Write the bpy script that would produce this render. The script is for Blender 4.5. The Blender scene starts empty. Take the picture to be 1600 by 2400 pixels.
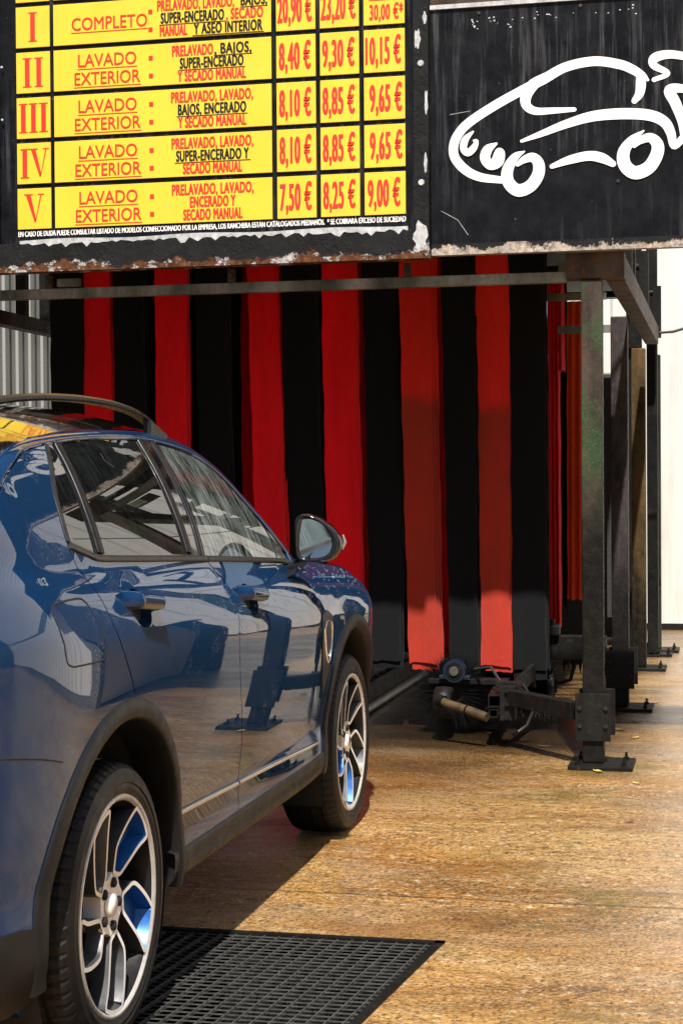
import bpy, bmesh, math, random
import numpy as np
from mathutils import Vector, Matrix
from mathutils.geometry import delaunay_2d_cdt
R = math.radians
random.seed(7)
scene = bpy.context.scene
COL = scene.collection

# ------------------------------------------------------------------ camera, sky, sun, exposure
cam = bpy.data.cameras.new("camera"); cam_o = bpy.data.objects.new("camera", cam); COL.objects.link(cam_o)
YAW, PIT, ROL = .2209, -.0173, -.0068
fw = Vector((-math.sin(YAW)*math.cos(PIT), math.cos(YAW)*math.cos(PIT), math.sin(PIT)))
rt = Vector((math.cos(YAW), math.sin(YAW), 0)); up = rt.cross(fw)
r2 = math.cos(ROL)*rt + math.sin(ROL)*up; u2 = -math.sin(ROL)*rt + math.cos(ROL)*up
cam_o.matrix_world = Matrix(((r2.x, u2.x, -fw.x, 0), (r2.y, u2.y, -fw.y, 0), (r2.z, u2.z, -fw.z, 1.399), (0, 0, 0, 1)))
cam.sensor_fit = 'VERTICAL'; cam.sensor_height = 36.0; cam.lens = 4041.7/2400*36
cam.clip_start = .05; cam.clip_end = 600
scene.camera = cam_o
SUN = Vector((.20, -1.0, 1.53)).normalized()
ELEV = math.asin(SUN.z); AZ = math.atan2(SUN.x, SUN.y)
w = bpy.data.worlds.new("World"); scene.world = w; w.use_nodes = True
nt = w.node_tree; nt.nodes.clear()
sky = nt.nodes.new('ShaderNodeTexSky'); sky.sky_type = 'NISHITA'; sky.sun_disc = False
sky.sun_elevation = ELEV; sky.sun_rotation = AZ; sky.air_density = 1.0; sky.dust_density = 2.5; sky.ozone_density = 1.0
bg = nt.nodes.new('ShaderNodeBackground'); bg.inputs[1].default_value = .05
ow = nt.nodes.new('ShaderNodeOutputWorld')
nt.links.new(sky.outputs[0], bg.inputs[0]); nt.links.new(bg.outputs[0], ow.inputs[0])
sl = bpy.data.lights.new("sun", 'SUN'); sl.energy = 4.8; sl.angle = R(1.0); sl.color = (1, .95, .87)
so = bpy.data.objects.new("sun", sl); COL.objects.link(so)
so.rotation_euler = (-SUN).to_track_quat('-Z', 'Y').to_euler(); so.location = (3, -6, 12)
scene.view_settings.view_transform = 'Standard'; scene.view_settings.look = 'None'
scene.view_settings.exposure = 0.8; scene.view_settings.gamma = 1.0
scene.cycles.max_bounces = 10; scene.cycles.transparent_max_bounces = 16
scene.cycles.caustics_reflective = False; scene.cycles.caustics_refractive = False
scene.cycles.use_denoising = True

# ------------------------------------------------------------------ materials
def nodes(name):
    m = bpy.data.materials.new(name); m.use_nodes = True
    t = m.node_tree; b = t.nodes.get('Principled BSDF')
    return m, t, b
class G:
    """tiny node-graph helper"""
    def __init__(s, name):
        s.m, s.t, s.b = nodes(name); s.co = s.t.nodes.new('ShaderNodeTexCoord').outputs['Object']
    def link(s, a, b): s.t.links.new(a, b)
    def map(s, sc=(1, 1, 1), loc=(0, 0, 0), rot=(0, 0, 0)):
        n = s.t.nodes.new('ShaderNodeMapping'); n.inputs['Scale'].default_value = sc; n.inputs['Location'].default_value = loc
        n.inputs['Rotation'].default_value = rot
        s.link(s.co, n.inputs[0]); return n.outputs[0]
    def noise(s, scale, detail=6, rough=.6, v=None, dist=0):
        n = s.t.nodes.new('ShaderNodeTexNoise'); n.inputs['Scale'].default_value = scale; n.inputs['Detail'].default_value = detail
        n.inputs['Roughness'].default_value = rough; n.inputs['Distortion'].default_value = dist
        s.link(v if v is not None else s.co, n.inputs['Vector']); return n.outputs['Fac']
    def voro(s, scale, v=None, feat='F1'):
        n = s.t.nodes.new('ShaderNodeTexVoronoi'); n.inputs['Scale'].default_value = scale; n.feature = feat
        s.link(v if v is not None else s.co, n.inputs['Vector']); return n.outputs['Distance']
    def ramp(s, fac, stops, interp='LINEAR'):
        n = s.t.nodes.new('ShaderNodeValToRGB'); n.color_ramp.interpolation = interp; e = n.color_ramp.elements
        while len(e) < len(stops): e.new(.5)
        for i, (p, c) in enumerate(stops):
            e[i].position = p; c = (c, c, c) if isinstance(c, (int, float)) else c; e[i].color = (*c[:3], 1)
        s.link(fac, n.inputs[0]); return n.outputs[0]
    def mix(s, fac, a, b, mode='MIX'):
        n = s.t.nodes.new('ShaderNodeMix'); n.data_type = 'RGBA'; n.blend_type = mode
        for sock, v in ((n.inputs[0], fac), (n.inputs[6], a), (n.inputs[7], b)):
            if hasattr(v, 'node'): s.link(v, sock)
            elif isinstance(v, (int, float)): sock.default_value = v if sock == n.inputs[0] else (v, v, v, 1)
            else: sock.default_value = (*v[:3], 1)
        return n.outputs[2]
    def math(s, op, a, b=0., c=0.):
        n = s.t.nodes.new('ShaderNodeMath'); n.operation = op
        for i, v in enumerate((a, b, c)):
            if hasattr(v, 'node'): s.link(v, n.inputs[i])
            else: n.inputs[i].default_value = v
        return n.outputs[0]
    def mr(s, v, a, b, c=0., d=1., smooth=True):
        n = s.t.nodes.new('ShaderNodeMapRange'); n.interpolation_type = 'SMOOTHSTEP' if smooth else 'LINEAR'
        s.link(v, n.inputs[0])
        for i, x in enumerate((a, b, c, d)): n.inputs[i+1].default_value = x
        return n.outputs[0]
    def xyz(s):
        n = s.t.nodes.new('ShaderNodeSeparateXYZ'); s.link(s.co, n.inputs[0]); return n.outputs
    def bump(s, h, strength=.3, dist=.01):
        n = s.t.nodes.new('ShaderNodeBump'); n.inputs['Strength'].default_value = strength; n.inputs['Distance'].default_value = dist
        s.link(h, n.inputs['Height']); s.link(n.outputs[0], s.b.inputs['Normal']); return n.outputs[0]
    def set(s, **k):
        for a, v in k.items():
            i = s.b.inputs[a.replace('_', ' ')]
            if hasattr(v, 'node'): s.link(v, i)
            else: i.default_value = (*v, 1) if isinstance(v, tuple) and len(v) == 3 else v
        return s
def plain(name, c, rough=.5, metal=0., var=.15, scale=30, bump=.0, coat=0., spec=.5):
    g = G(name); f = g.noise(scale, 5)
    lo = tuple(x*(1-var) for x in c); hi = tuple(min(1, x*(1+var)) for x in c)
    g.set(Base_Color=g.ramp(f, [(.3, lo), (.7, hi)]), Metallic=metal, Coat_Weight=coat, Specular_IOR_Level=spec,
          Roughness=g.ramp(g.noise(scale*1.7, 4), [(.3, max(.02, rough-.08)), (.7, min(1, rough+.08))]))
    if bump: g.bump(g.noise(scale*4, 5), bump, .005)
    return g.m
MAT = {}
def ground_mat():
    g = G("wet stained concrete"); x, y, z = g.xyz()
    big = g.noise(.55, 5, .62); st = g.noise(1.0, 7, .7, g.map((.7, 2.6, 1))); st2 = g.noise(1.0, 7, .75, g.map((3.0, 9, 1), (3, 1, 0)))
    big2 = g.noise(1.1, 6, .65, g.map((.7, 1.6, 1), (9, 4, 2))); fine = g.noise(75, 4, .7); mid = g.noise(24, 6, .7); spk = g.voro(85)
    col = g.ramp(big, [(.30, (.28, .130, .022)), (.45, (.47, .245, .058)), (.58, (.57, .35, .12)), (.75, (.60, .44, .24))])
    col = g.mix(g.ramp(st, [(.42, 0.), (.66, .55)]), col, (.38, .145, .018))
    col = g.mix(g.ramp(g.noise(1.0, 7, .7, g.map((1.1, 2.0, 1), (11, 3, 0)), 1.2), [(.36, .55), (.50, 0.)]), col, (.10, .052, .016))
    col = g.mix(g.ramp(g.noise(1.0, 6, .65, g.map((.8, 1.5, 1), (4, 13, 0)), .8), [(.50, 0.), (.68, .5)]), col, (.52, .38, .22))
    col = g.mix(g.math('MULTIPLY', g.ramp(st2, [(.38, .6), (.50, 0.)]), g.ramp(big2, [(.42, 0.), (.58, 1.)])), col, (.13, .07, .025))
    col = g.mix(g.math('MULTIPLY', g.ramp(mid, [(.38, .75), (.50, 0.)]), g.ramp(big2, [(.35, .25), (.6, 1.)])), col, (.11, .07, .035))
    col = g.mix(g.ramp(fine, [(.38, .95), (.47, 0.), (.56, 0.), (.66, .5)]), col, g.ramp(fine, [(.49, (.045, .027, .012)), (.51, (.82, .72, .56))]))
    gr = g.noise(1.0, 5, .72, g.map((24, 26, 1), (7, 1, 0)))
    gm_ = g.ramp(g.noise(.9, 5, .65, g.map((1, 1.5, 1), (6, 2, 3)), .6), [(.36, .18), (.58, 1.)])
    col = g.mix(g.math('MULTIPLY', gm_, g.ramp(gr, [(.35, .95), (.46, 0.), (.56, 0.), (.66, .8)])), col, g.ramp(gr, [(.49, (.06, .034, .012)), (.51, (.80, .66, .46))]))
    dp = g.math('MULTIPLY', g.ramp(g.noise(1.25, 6, .6, g.map((.8, 1.7, 1), (21, 8, 0)), 1.5), [(.50, 0.), (.62, .45)]), g.mr(x, -.05, -.5, .35, 1.))
    col = g.mix(dp, col, g.ramp(st, [(.35, (.10, .040, .008)), (.65, (.24, .095, .016))]))
    # algae patches on the right
    al = g.math('MULTIPLY', g.ramp(g.noise(1.6, 6, .7), [(.52, 0.), (.64, .6)]), g.mr(x, -1.2, -.6))
    col = g.mix(al, col, (.13, .105, .02))
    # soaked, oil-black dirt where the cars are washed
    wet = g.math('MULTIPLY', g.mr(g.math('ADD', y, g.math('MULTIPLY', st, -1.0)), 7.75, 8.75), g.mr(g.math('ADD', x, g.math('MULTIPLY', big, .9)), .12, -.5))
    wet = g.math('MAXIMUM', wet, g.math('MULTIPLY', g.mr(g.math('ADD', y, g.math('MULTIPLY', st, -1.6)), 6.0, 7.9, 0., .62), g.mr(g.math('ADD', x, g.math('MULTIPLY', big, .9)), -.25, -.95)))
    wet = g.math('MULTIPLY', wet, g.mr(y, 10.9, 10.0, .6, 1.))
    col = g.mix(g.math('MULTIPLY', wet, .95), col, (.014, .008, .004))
    # construction joint across the lane
    j = g.math('ABSOLUTE', g.math('ADD', g.math('SUBTRACT', y, 5.70), g.math('MULTIPLY', g.math('SUBTRACT', g.noise(3, 6), .5), .06)))
    jl = g.mr(j, .006, .014, .85, 0.)
    col = g.mix(g.math('MULTIPLY', jl, g.ramp(mid, [(.4, .2), (.55, 1.)])), col, (.03, .022, .014))
    for yy, am in ((7.66, .05), (4.72, .09)):
        j2 = g.math('ABSOLUTE', g.math('ADD', g.math('SUBTRACT', y, yy), g.math('MULTIPLY', g.math('SUBTRACT', g.noise(1.7, 7, .75), .5), am*6)))
        col = g.mix(g.math('MULTIPLY', g.mr(j2, .003, .012, .8, 0.), g.ramp(mid, [(.42, 0.), (.56, 1.)])), col, (.05, .032, .016))
    ro = g.ramp(g.noise(2.2, 6, .7, g.map((.6, 2.2, 1), (5, 2, 0))), [(.36, .16), (.50, .33), (.66, .52)])
    ro = g.mix(g.math('MULTIPLY', wet, .8), ro, .12); ro = g.mix(dp, ro, .15)
    ro = g.mix(g.ramp(fine, [(.4, 0.), (.7, .45)]), ro, .7)
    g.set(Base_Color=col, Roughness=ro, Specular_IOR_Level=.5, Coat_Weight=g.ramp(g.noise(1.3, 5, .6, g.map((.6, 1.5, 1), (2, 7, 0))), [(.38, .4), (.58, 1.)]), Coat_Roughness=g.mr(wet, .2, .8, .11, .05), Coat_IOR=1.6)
    h = g.math('ADD', g.math('ADD', g.math('MULTIPLY', fine, .5), g.math('MULTIPLY', gr, 1.2)), g.math('ADD', g.math('MULTIPLY', mid, .9), g.math('MULTIPLY', st2, .6)))
    g.bump(h, .75, .012)
    cb = g.t.nodes.new('ShaderNodeBump'); cb.inputs['Strength'].default_value = .38; cb.inputs['Distance'].default_value = .010; g.link(g.math('MULTIPLY', h, g.mr(wet, .3, .9, 1., .15)), cb.inputs['Height']); g.link(cb.outputs[0], g.b.inputs['Coat Normal'])
    return g.m
def steel_mat(name, base=(.20, .17, .14), dark=(.035, .03, .028), rust=(.23, .08, .02), rustamt=.5, algae=0., zd=None, metal=.25):
    """weathered painted steel; zd = (low, high): near-black below that height"""
    g = G(name); x, y, z = g.xyz()
    n1 = g.noise(5, 7, .7, g.map((1, 1, .35))); n2 = g.noise(28, 7, .72); n3 = g.noise(90, 5, .7)
    col = g.ramp(n1, [(.33, dark), (.52, base), (.7, tuple(min(1, c*1.8) for c in base))])
    col = g.mix(g.ramp(n2, [(.60-.1*rustamt, 0.), (.72-.1*rustamt, min(1, rustamt*1.5))]), col, g.ramp(n3, [(.35, tuple(c*.4 for c in rust)), (.65, rust)]))
    if algae:
        a = g.math('MULTIPLY', g.ramp(g.noise(3.2, 6, .65, g.map((1, 1, .5), (1.7, 0, .4))), [(.42, 0.), (.54, algae)]), g.mr(z, 1.0, 1.5))
        col = g.mix(a, col, g.ramp(n3, [(.3, (.016, .034, .015)), (.7, (.065, .10, .050))]))
    if zd:  # near-black towards the foot
        s = g.mr(g.math('ADD', z, g.math('MULTIPLY', n1, .5)), zd[0]+.25, zd[1]+.25, .94, 0.)
        col = g.mix(s, col, g.ramp(n2, [(.4, (.003, .003, .003)), (.7, (.010, .009, .008))]))
    g.set(Base_Color=col, Metallic=metal, Roughness=g.ramp(n2, [(.3, .35), (.7, .75)]), Specular_IOR_Level=.18)
    g.bump(g.math('ADD', n2, n3), .35, .004)
    return g.m
def paint_mat():
    g = G("metallic blue car paint")
    f = g.noise(900, 2, .5)
    base = g.mix(g.ramp(f, [(.35, 0.), (.65, .35)]), (.0016, .015, .055), (.007, .062, .17))
    g.set(Base_Color=base, Metallic=.0, Roughness=.5, Specular_IOR_Level=.0, Coat_Weight=1.0, Coat_Roughness=.012, Coat_IOR=1.52, Sheen_Weight=.025, Sheen_Roughness=.45, Sheen_Tint=(.30, .62, 1.0))
    n = g.t.nodes.new('ShaderNodeBump'); n.inputs['Strength'].default_value = .06; n.inputs['Distance'].default_value = .0010
    dr = g.math('MULTIPLY', g.ramp(g.voro(130), [(.12, 1.), (.34, 0.)]), g.ramp(g.noise(9, 3), [(.52, 0.), (.62, 1.)]))
    g.link(dr, n.inputs['Height']); g.link(n.outputs[0], g.b.inputs['Coat Normal'])
    return g.m
def glass_mat(name, tint, wet=.3):
    g = G(name); t = g.t; t.nodes.remove(g.b); out = t.nodes['Material Output']
    fr = t.nodes.new('ShaderNodeFresnel'); fr.inputs[0].default_value = 2.3
    gl = t.nodes.new('ShaderNodeBsdfGlossy'); gl.inputs['Roughness'].default_value = .01
    tr = t.nodes.new('ShaderNodeBsdfTransparent'); tr.inputs[0].default_value = (*tint, 1)
    df = t.nodes.new('ShaderNodeBsdfDiffuse'); df.inputs[0].default_value = (.36, .44, .42, 1)
    m1 = t.nodes.new('ShaderNodeMixShader'); m2 = t.nodes.new('ShaderNodeMixShader')
    # streaks of wash water and grime running down the pane
    s1 = g.noise(1, 6, .72, g.map((9, 46, 7), (0, 0, 0), (R(-32), 0, 0))); s2 = g.noise(5, 4, .6)
    f = g.math('MULTIPLY', g.ramp(s1, [(.38, .0), (.66, wet)]), g.ramp(s2, [(.3, .35), (.65, 1.)]))
    t.links.new(f, m1.inputs[0]); t.links.new(tr.outputs[0], m1.inputs[1]); t.links.new(df.outputs[0], m1.inputs[2])
    t.links.new(fr.outputs[0], m2.inputs[0]); t.links.new(m1.outputs[0], m2.inputs[1]); t.links.new(gl.outputs[0], m2.inputs[2])
    t.links.new(m2.outputs[0], out.inputs[0])
    return g.m
def cloth_mat(name, c, brown_tone=None, fuzz=.6):
    g = G(name); x, y, z = g.xyz(); n = g.noise(210, 4, .8); b = g.noise(3.5, 5, .6, g.map((2.5, 1, .5))); c2 = g.noise(40, 5, .7)
    lo = tuple(v*.8 for v in c); hi = tuple(min(1, v*1.25) for v in c)
    col = g.ramp(g.math('ADD', g.math('MULTIPLY', n, .55), g.math('MULTIPLY', b, .45)), [(.35, lo), (.62, hi)])
    if brown_tone:  # browner red below a given height
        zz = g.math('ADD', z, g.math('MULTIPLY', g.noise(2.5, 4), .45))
        f = g.math('MULTIPLY', g.mr(zz, brown_tone[0]+.16, brown_tone[0]+.28, 1., 0.), g.ramp(g.noise(2, 5), [(.3, .85), (.7, .6)]))
        col = g.mix(g.math('MULTIPLY', f, brown_tone[2]), col, g.mix(n, brown_tone[1], tuple(v*1.7 for v in brown_tone[1])))
    col = g.mix(g.ramp(c2, [(.52, 0.), (.72, .22)]), col, tuple(v*.45 for v in c))
    g.set(Base_Color=col, Roughness=.92, Sheen_Weight=fuzz*.25, Sheen_Roughness=.5, Specular_IOR_Level=.15)
    g.bump(g.math('ADD', g.math('ADD', n, g.math('MULTIPLY', c2, .6)), g.math('MULTIPLY', g.noise(9, 4, .6, g.map((1.6, 1, .5), (3, 1, 2))), 3.)), .55, .006)
    return g.m
def board_mat(name):
    """black sign paint, peeling to primer and bare rusty steel along its lower edge"""
    g = G(name); x, y, z = g.xyz()
    n = g.noise(9, 7, .7); n2 = g.noise(38, 6, .7); stv = g.noise(1, 7, .75, g.map((34, 1, 1.6)))
    col = g.ramp(n, [(.3, (.003, .0035, .005)), (.7, (.009, .0095, .012))])
    col = g.mix(g.math('MULTIPLY', g.ramp(stv, [(.5, 0.), (.78, .30)]), g.ramp(g.noise(2, 3), [(.4, 0.), (.6, 1.)])), col, (.26, .26, .28))
    col = g.mix(g.ramp(n2, [(.69, 0.), (.72, .8)]), col, (.30, .29, .28))
    g.set(Base_Color=col, Roughness=g.ramp(n, [(.3, .22), (.7, .42)]), Specular_IOR_Level=.14)
    g.bump(g.math('ADD', n, n2), .12, .004); return g.m
def rust_edge_mat(name, z0, z1, pale=(.42, .41, .40), under=(.24, .085, .025)):
    """black paint above, flaking to pale zinc and rust towards the lower edge"""
    g = G(name); x, y, z = g.xyz()
    n = g.noise(7, 7, .72); n2 = g.noise(26, 7, .75); n3 = g.noise(80, 5)
    hgt = g.math('ADD', z, g.math('MULTIPLY', g.math('SUBTRACT', n, .5), (z1-z0)*2.6))
    rust = g.ramp(n2, [(.32, tuple(c*.18 for c in under)), (.5, under), (.62, tuple(c*1.7 for c in under)), (.72, (.40, .30, .22))])
    flk = g.ramp(g.noise(11, 6, .65, g.map((1, 1, 1), (4, 2, 1))), [(.53, 0.), (.57, 1.)])
    rust = g.mix(flk, rust, g.ramp(n3, [(.3, tuple(c*.45 for c in pale)), (.6, pale)]))
    blk = g.ramp(n, [(.3, (.004, .004, .005)), (.7, (.014, .014, .015))])
    col = g.mix(g.mr(hgt, z0+(z1-z0)*.35, z0+(z1-z0)*.5, 1., 0.), blk, rust)
    g.set(Base_Color=col, Roughness=g.ramp(n2, [(.3, .4), (.7, .8)]))
    g.set(Specular_IOR_Level=.16); g.bump(g.math('ADD', n2, g.math('MULTIPLY', flk, .8)), .6, .006); return g.m
def corrugated_mat(name, c, brown_tone=.25, rough=.5):
    g = G(name); n = g.noise(1, 6, .7, g.map((12, 12, .6))); n2 = g.noise(2.2, 5)
    col = g.mix(g.math('MULTIPLY', g.ramp(n, [(.45, 0.), (.75, brown_tone)]), g.ramp(n2, [(.4, .2), (.6, 1.)])), c, (.32, .27, .20))  # brown staining in vertical streaks
    g.set(Base_Color=col, Roughness=rough, Metallic=0.); g.bump(g.noise(30, 4), .05, .004); return g.m
def rim_mat():
    g = G("machined silver rim"); n = g.noise(1, 4, .5, g.map((60, 60, 60)))
    g.set(Base_Color=g.ramp(n, [(.3, (.86, .83, .78)), (.7, (.93, .90, .86))]), Metallic=.0, Roughness=.25); return g.m
def tyre_mat():
    g = G("wet tyre rubber"); n = g.noise(18, 6, .7)
    g.set(Base_Color=g.ramp(n, [(.35, (.003, .003, .003)), (.7, (.011, .0105, .010))]), Roughness=g.ramp(n, [(.3, .35), (.7, .65)]), Specular_IOR_Level=.25); g.bump(g.noise(120, 4), .15, .002); return g.m

MAT.update(
    ground=ground_mat(), paint=paint_mat(), rim=rim_mat(), tyre=tyre_mat(),
    glass=glass_mat("tinted side glass", (.05, .058, .058), .05), glassf=glass_mat("green front glass", (.22, .30, .28), .8),
    windshield=glass_mat("windscreen glass", (.62, .70, .68), .15),
    trim=plain("satin black trim", (.010, .010, .0105), .38, var=.25, spec=.25), lip=plain("satin rim flange", (.50, .49, .47), .3, .3), gloss=plain("gloss black panel", (.006, .006, .007), .06, var=.2, coat=.6),
    roofp=plain("gloss black roof paint", (.006, .006, .007), .07, coat=1.),
    clad=plain("black plastic cladding", (.010, .0098, .0095), .5, var=.35, scale=14, bump=.08, spec=.22),
    chrome=plain("brushed chrome", (.72, .73, .75), .16, 1., .06), rail=plain("anodised rail", (.018, .018, .018), .3, .0, .12, spec=.25), belt=plain("dull belt moulding", (.025, .0245, .023), .4, .3, .3),
    wheelgrey=plain("wheel grey", (.060, .062, .066), .42, .3, .2), wheelblue=plain("wheel accent blue", (.012, .10, .34), .36, .35, .15),
    black=plain("black void", (.006, .006, .006), .8), seat=plain("black leather", (.018, .018, .020), .5, var=.3), dash=plain("dashboard grey", (.03, .03, .032), .6),
    mirrorglass=plain("mirror glass", (.78, .84, .84), .03, 1., .05, scale=9), lens=plain("indicator lens", (.30, .29, .27), .15),
    yellow=plain("yellow vinyl", (.70, .50, .035), .42, var=.05, scale=5, coat=.1), redink=plain("red vinyl lettering", (.62, .030, .016), .45, var=.06),
    blackink=plain("black vinyl lettering", (.008, .007, .007), .4), whiteink=plain("white vinyl lettering", (.82, .82, .80), .45, var=.04),
    board=board_mat("black sign paint"), edge=rust_edge_mat("peeling black frame", 2.48, 2.585, under=(.085, .032, .013)), edger=rust_edge_mat("dusty logo sign rim", 2.49, 2.59, (.40, .36, .33), (.30, .25, .21)),
    framev=rust_edge_mat("chipped black angle iron", 2.49, 2.60, under=(.085, .032, .013)), peel=plain("bare zinc patch", (.42, .43, .44), .55, .2, .35, 24, .3),
    post=steel_mat("weathered grey post", (.060, .046, .036), (.013, .011, .010), algae=1.0, zd=(.95, 1.75), rustamt=.35),
    postb=steel_mat("dark grey post", (.06, .053, .056), (.012, .011, .012), zd=(.5, 1.5), rustamt=.45),
    postc=steel_mat("ochre post", (.085, .058, .026), (.028, .02, .010), zd=(.2, 1.0), rustamt=.6),
    postd=steel_mat("dark green post", (.022, .028, .02), (.008, .010, .008), rustamt=.25),
    beam=steel_mat("rusty steel beam", (.075, .058, .045), (.020, .016, .013), rustamt=.6),
    railst=steel_mat("mossy steel rail", (.24, .23, .21), (.06, .055, .05), algae=.45, rustamt=.3),
    blacksteel=steel_mat("wet black steel", (.007, .007, .0065), (.003, .003, .003), rustamt=.15, metal=0.), 
    redc=cloth_mat("red felt", (.80, .006, .014)), redd=cloth_mat("red felt browner lower down", (.64, .022, .014), (1.86, (.17, .024, .012), 1.0)),
    orange=cloth_mat("sun faded red felt", (.80, .085, .012)), blackc=cloth_mat("black felt", (.0038, .0042, .0052), fuzz=.35),
    whitewall=corrugated_mat("white painted cladding", (.64, .635, .615), .5), container=corrugated_mat("white container paint", (.84, .85, .86), .12), greywall=corrugated_mat("grey corrugated cladding", (.42, .43, .42), .3),
    bluegrey=plain("grey blue render", (.085, .095, .12), .8, var=.3, scale=8, bump=.3), dark=plain("dark roof sheet", (.03, .03, .032), .6), poly=plain("clear roof panel", (.75, .76, .76), .5),
    bristle=plain("wet black bristle", (.005, .005, .006), .4, spec=.2), drop=plain("water drops", (.10, .13, .17), .08, coat=1.), blue=plain("blue cast iron", (.004, .010, .028), .4, bump=.2),
    pvc=plain("stained white pipe", (.06, .038, .018), .5, var=.5, scale=16), galv=plain("galvanised bar", (.33, .33, .31), .38, .7, .35, 40),
    meshbar=plain("dark zinc mesh", (.10, .10, .095), .42, .4, .5, 40, spec=.3), leaf=plain("dead leaf", (.10, .05, .02), .7), straw=plain("yellow leaf", (.55, .40, .10), .6), cable=plain("black cable", (.03, .028, .026), .5),
)

# ------------------------------------------------------------------ mesh helpers
class MB:
    def __init__(s): s.v = []; s.f = []; s.n = []; s.smooth = []
    def add(s, vs, fs, smooth=False):
        o = len(s.v); s.v += [tuple(v) for v in vs]; s.f += [tuple(i+o for i in f) for f in fs]; s.smooth += [smooth]*len(fs); return s
    def box(s, a, b, bev=0., M=None):
        a, b = Vector(a), Vector(b); lo = Vector(map(min, a, b)); hi = Vector(map(max, a, b))
        if bev <= 0:
            vs = [Vector((x, y, z)) for x in (lo.x, hi.x) for y in (lo.y, hi.y) for z in (lo.z, hi.z)]
            fs = [(0, 1, 3, 2), (4, 6, 7, 5), (0, 4, 5, 1), (2, 3, 7, 6), (0, 2, 6, 4), (1, 5, 7, 3)]
            if M: vs = [M @ v for v in vs]
            return s.add(vs, fs)
        bm = bmesh.new(); bmesh.ops.create_cube(bm, size=1.)
        for v in bm.verts: v.co = Vector((lo.x+(v.co.x+.5)*(hi.x-lo.x), lo.y+(v.co.y+.5)*(hi.y-lo.y), lo.z+(v.co.z+.5)*(hi.z-lo.z)))
        bmesh.ops.bevel(bm, geom=bm.edges[:], offset=bev, segments=2, affect='EDGES', profile=.6)
        return s.bm(bm, M)
    def bm(s, bm, M=None, smooth=False):
        bm.verts.index_update(); vs = [(M @ v.co if M else v.co.copy()) for v in bm.verts]; fs = [tuple(v.index for v in f.verts) for f in bm.faces]
        bm.free(); return s.add(vs, fs, smooth)
    def beam(s, p, q, w_, h_, bev=0., upv=(0, 0, 1), hollow=0.):
        """square tube from p to q"""
        p, q = Vector(p), Vector(q); d = (q-p); L = d.length; d.normalize(); u = Vector(upv)
        if abs(d.dot(u)) > .98: u = Vector((0, 1, 0))
        sd = d.cross(u).normalized(); u = sd.cross(d)
        M = Matrix(((sd.x, d.x, u.x, p.x), (sd.y, d.y, u.y, p.y), (sd.z, d.z, u.z, p.z), (0, 0, 0, 1)))
        if hollow:
            for a, b in (((-w_/2, 0, -h_/2), (-w_/2+hollow, L, h_/2)), ((w_/2-hollow, 0, -h_/2), (w_/2, L, h_/2)),
                         ((-w_/2+hollow, .001, h_/2-hollow), (w_/2-hollow, L-.001, h_/2-.0005)), ((-w_/2+hollow, .001, -h_/2+.0005), (w_/2-hollow, L-.001, -h_/2+hollow))): s.box(a, b, 0, M)
            return s
        return s.box((-w_/2, 0, -h_/2), (w_/2, L, h_/2), bev, M)
    def tube(s, pts, r, n=10, caps=True):
        pts = [Vector(p) for p in pts]; rs = r if isinstance(r, (list, tuple)) else [r]*len(pts); vs = []; fs = []
        u = None
        for i, p in enumerate(pts):
            d = (pts[min(i+1, len(pts)-1)]-pts[max(i-1, 0)]).normalized()
            if u is None: u = d.cross(Vector((0, 0, 1)) if abs(d.z) < .9 else Vector((1, 0, 0))).normalized()
            u = (u-d*u.dot(d)).normalized(); v2 = d.cross(u)
            vs += [p+(u*math.cos(2*math.pi*k/n)+v2*math.sin(2*math.pi*k/n))*rs[i] for k in range(n)]
        for i in range(len(pts)-1):
            for k in range(n): fs.append((i*n+k, i*n+(k+1) % n, (i+1)*n+(k+1) % n, (i+1)*n+k))
        s.add(vs, fs, True)
        if caps: s.add(vs[:n], [tuple(range(n))[::-1]]); s.add(vs[-n:], [tuple(range(n))])
        return s
    def lathe_x(s, prof, n=64, c=(0, 0, 0), a0=0., a1=2*math.pi, smooth=True):
        """profile of (x, radius) turned about the x axis"""
        full = abs(a1-a0-2*math.pi) < 1e-6; m = n if full else n+1; vs = []; fs = []
        for k in range(m):
            a = a0+(a1-a0)*k/n
            vs += [(c[0]+x, c[1]+r*math.cos(a), c[2]+r*math.sin(a)) for x, r in prof]
        P = len(prof)
        for k in range(n):
            k2 = (k+1) % m
            for i in range(P-1): fs.append((k*P+i, k*P+i+1, k2*P+i+1, k2*P+i))
        return s.add(vs, fs, smooth)
    def grid(s, rows, smooth=True):
        n = len(rows[0]); vs = [p for r in rows for p in r]
        return s.add(vs, [(i*n+j, i*n+j+1, (i+1)*n+j+1, (i+1)*n+j) for i in range(len(rows)-1) for j in range(n-1)], smooth)
    def build(s, name, mat, parent=None, normals=None, recalc=True):
        me = bpy.data.meshes.new(name); me.from_pydata([tuple(map(float, v)) for v in s.v], [], s.f); me.materials.append(MAT[mat] if isinstance(mat, str) else mat)
        me.polygons.foreach_set('use_smooth', s.smooth)
        if normals is None and recalc:
            bm = bmesh.new(); bm.from_mesh(me); bmesh.ops.recalc_face_normals(bm, faces=bm.faces[:]); bm.to_mesh(me); bm.free()
        me.update()
        if normals is not None: me.normals_split_custom_set([tuple(map(float, n)) for n in normals])
        o = bpy.data.objects.new(name, me); COL.objects.link(o)
        if parent is not None: o.parent = parent
        return o
def tag(o, label=None, cat=None, group=None, kind=None):
    for k, v in (('label', label), ('category', cat), ('group', group), ('kind', kind)):
        if v: o[k] = v
    return o
def thing(name, label, cat, loc=(0, 0, 0), group=None):
    o = bpy.data.objects.new(name, None); COL.objects.link(o); o.location = loc; o.empty_display_size = .2
    return tag(o, label, cat, group)
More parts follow.
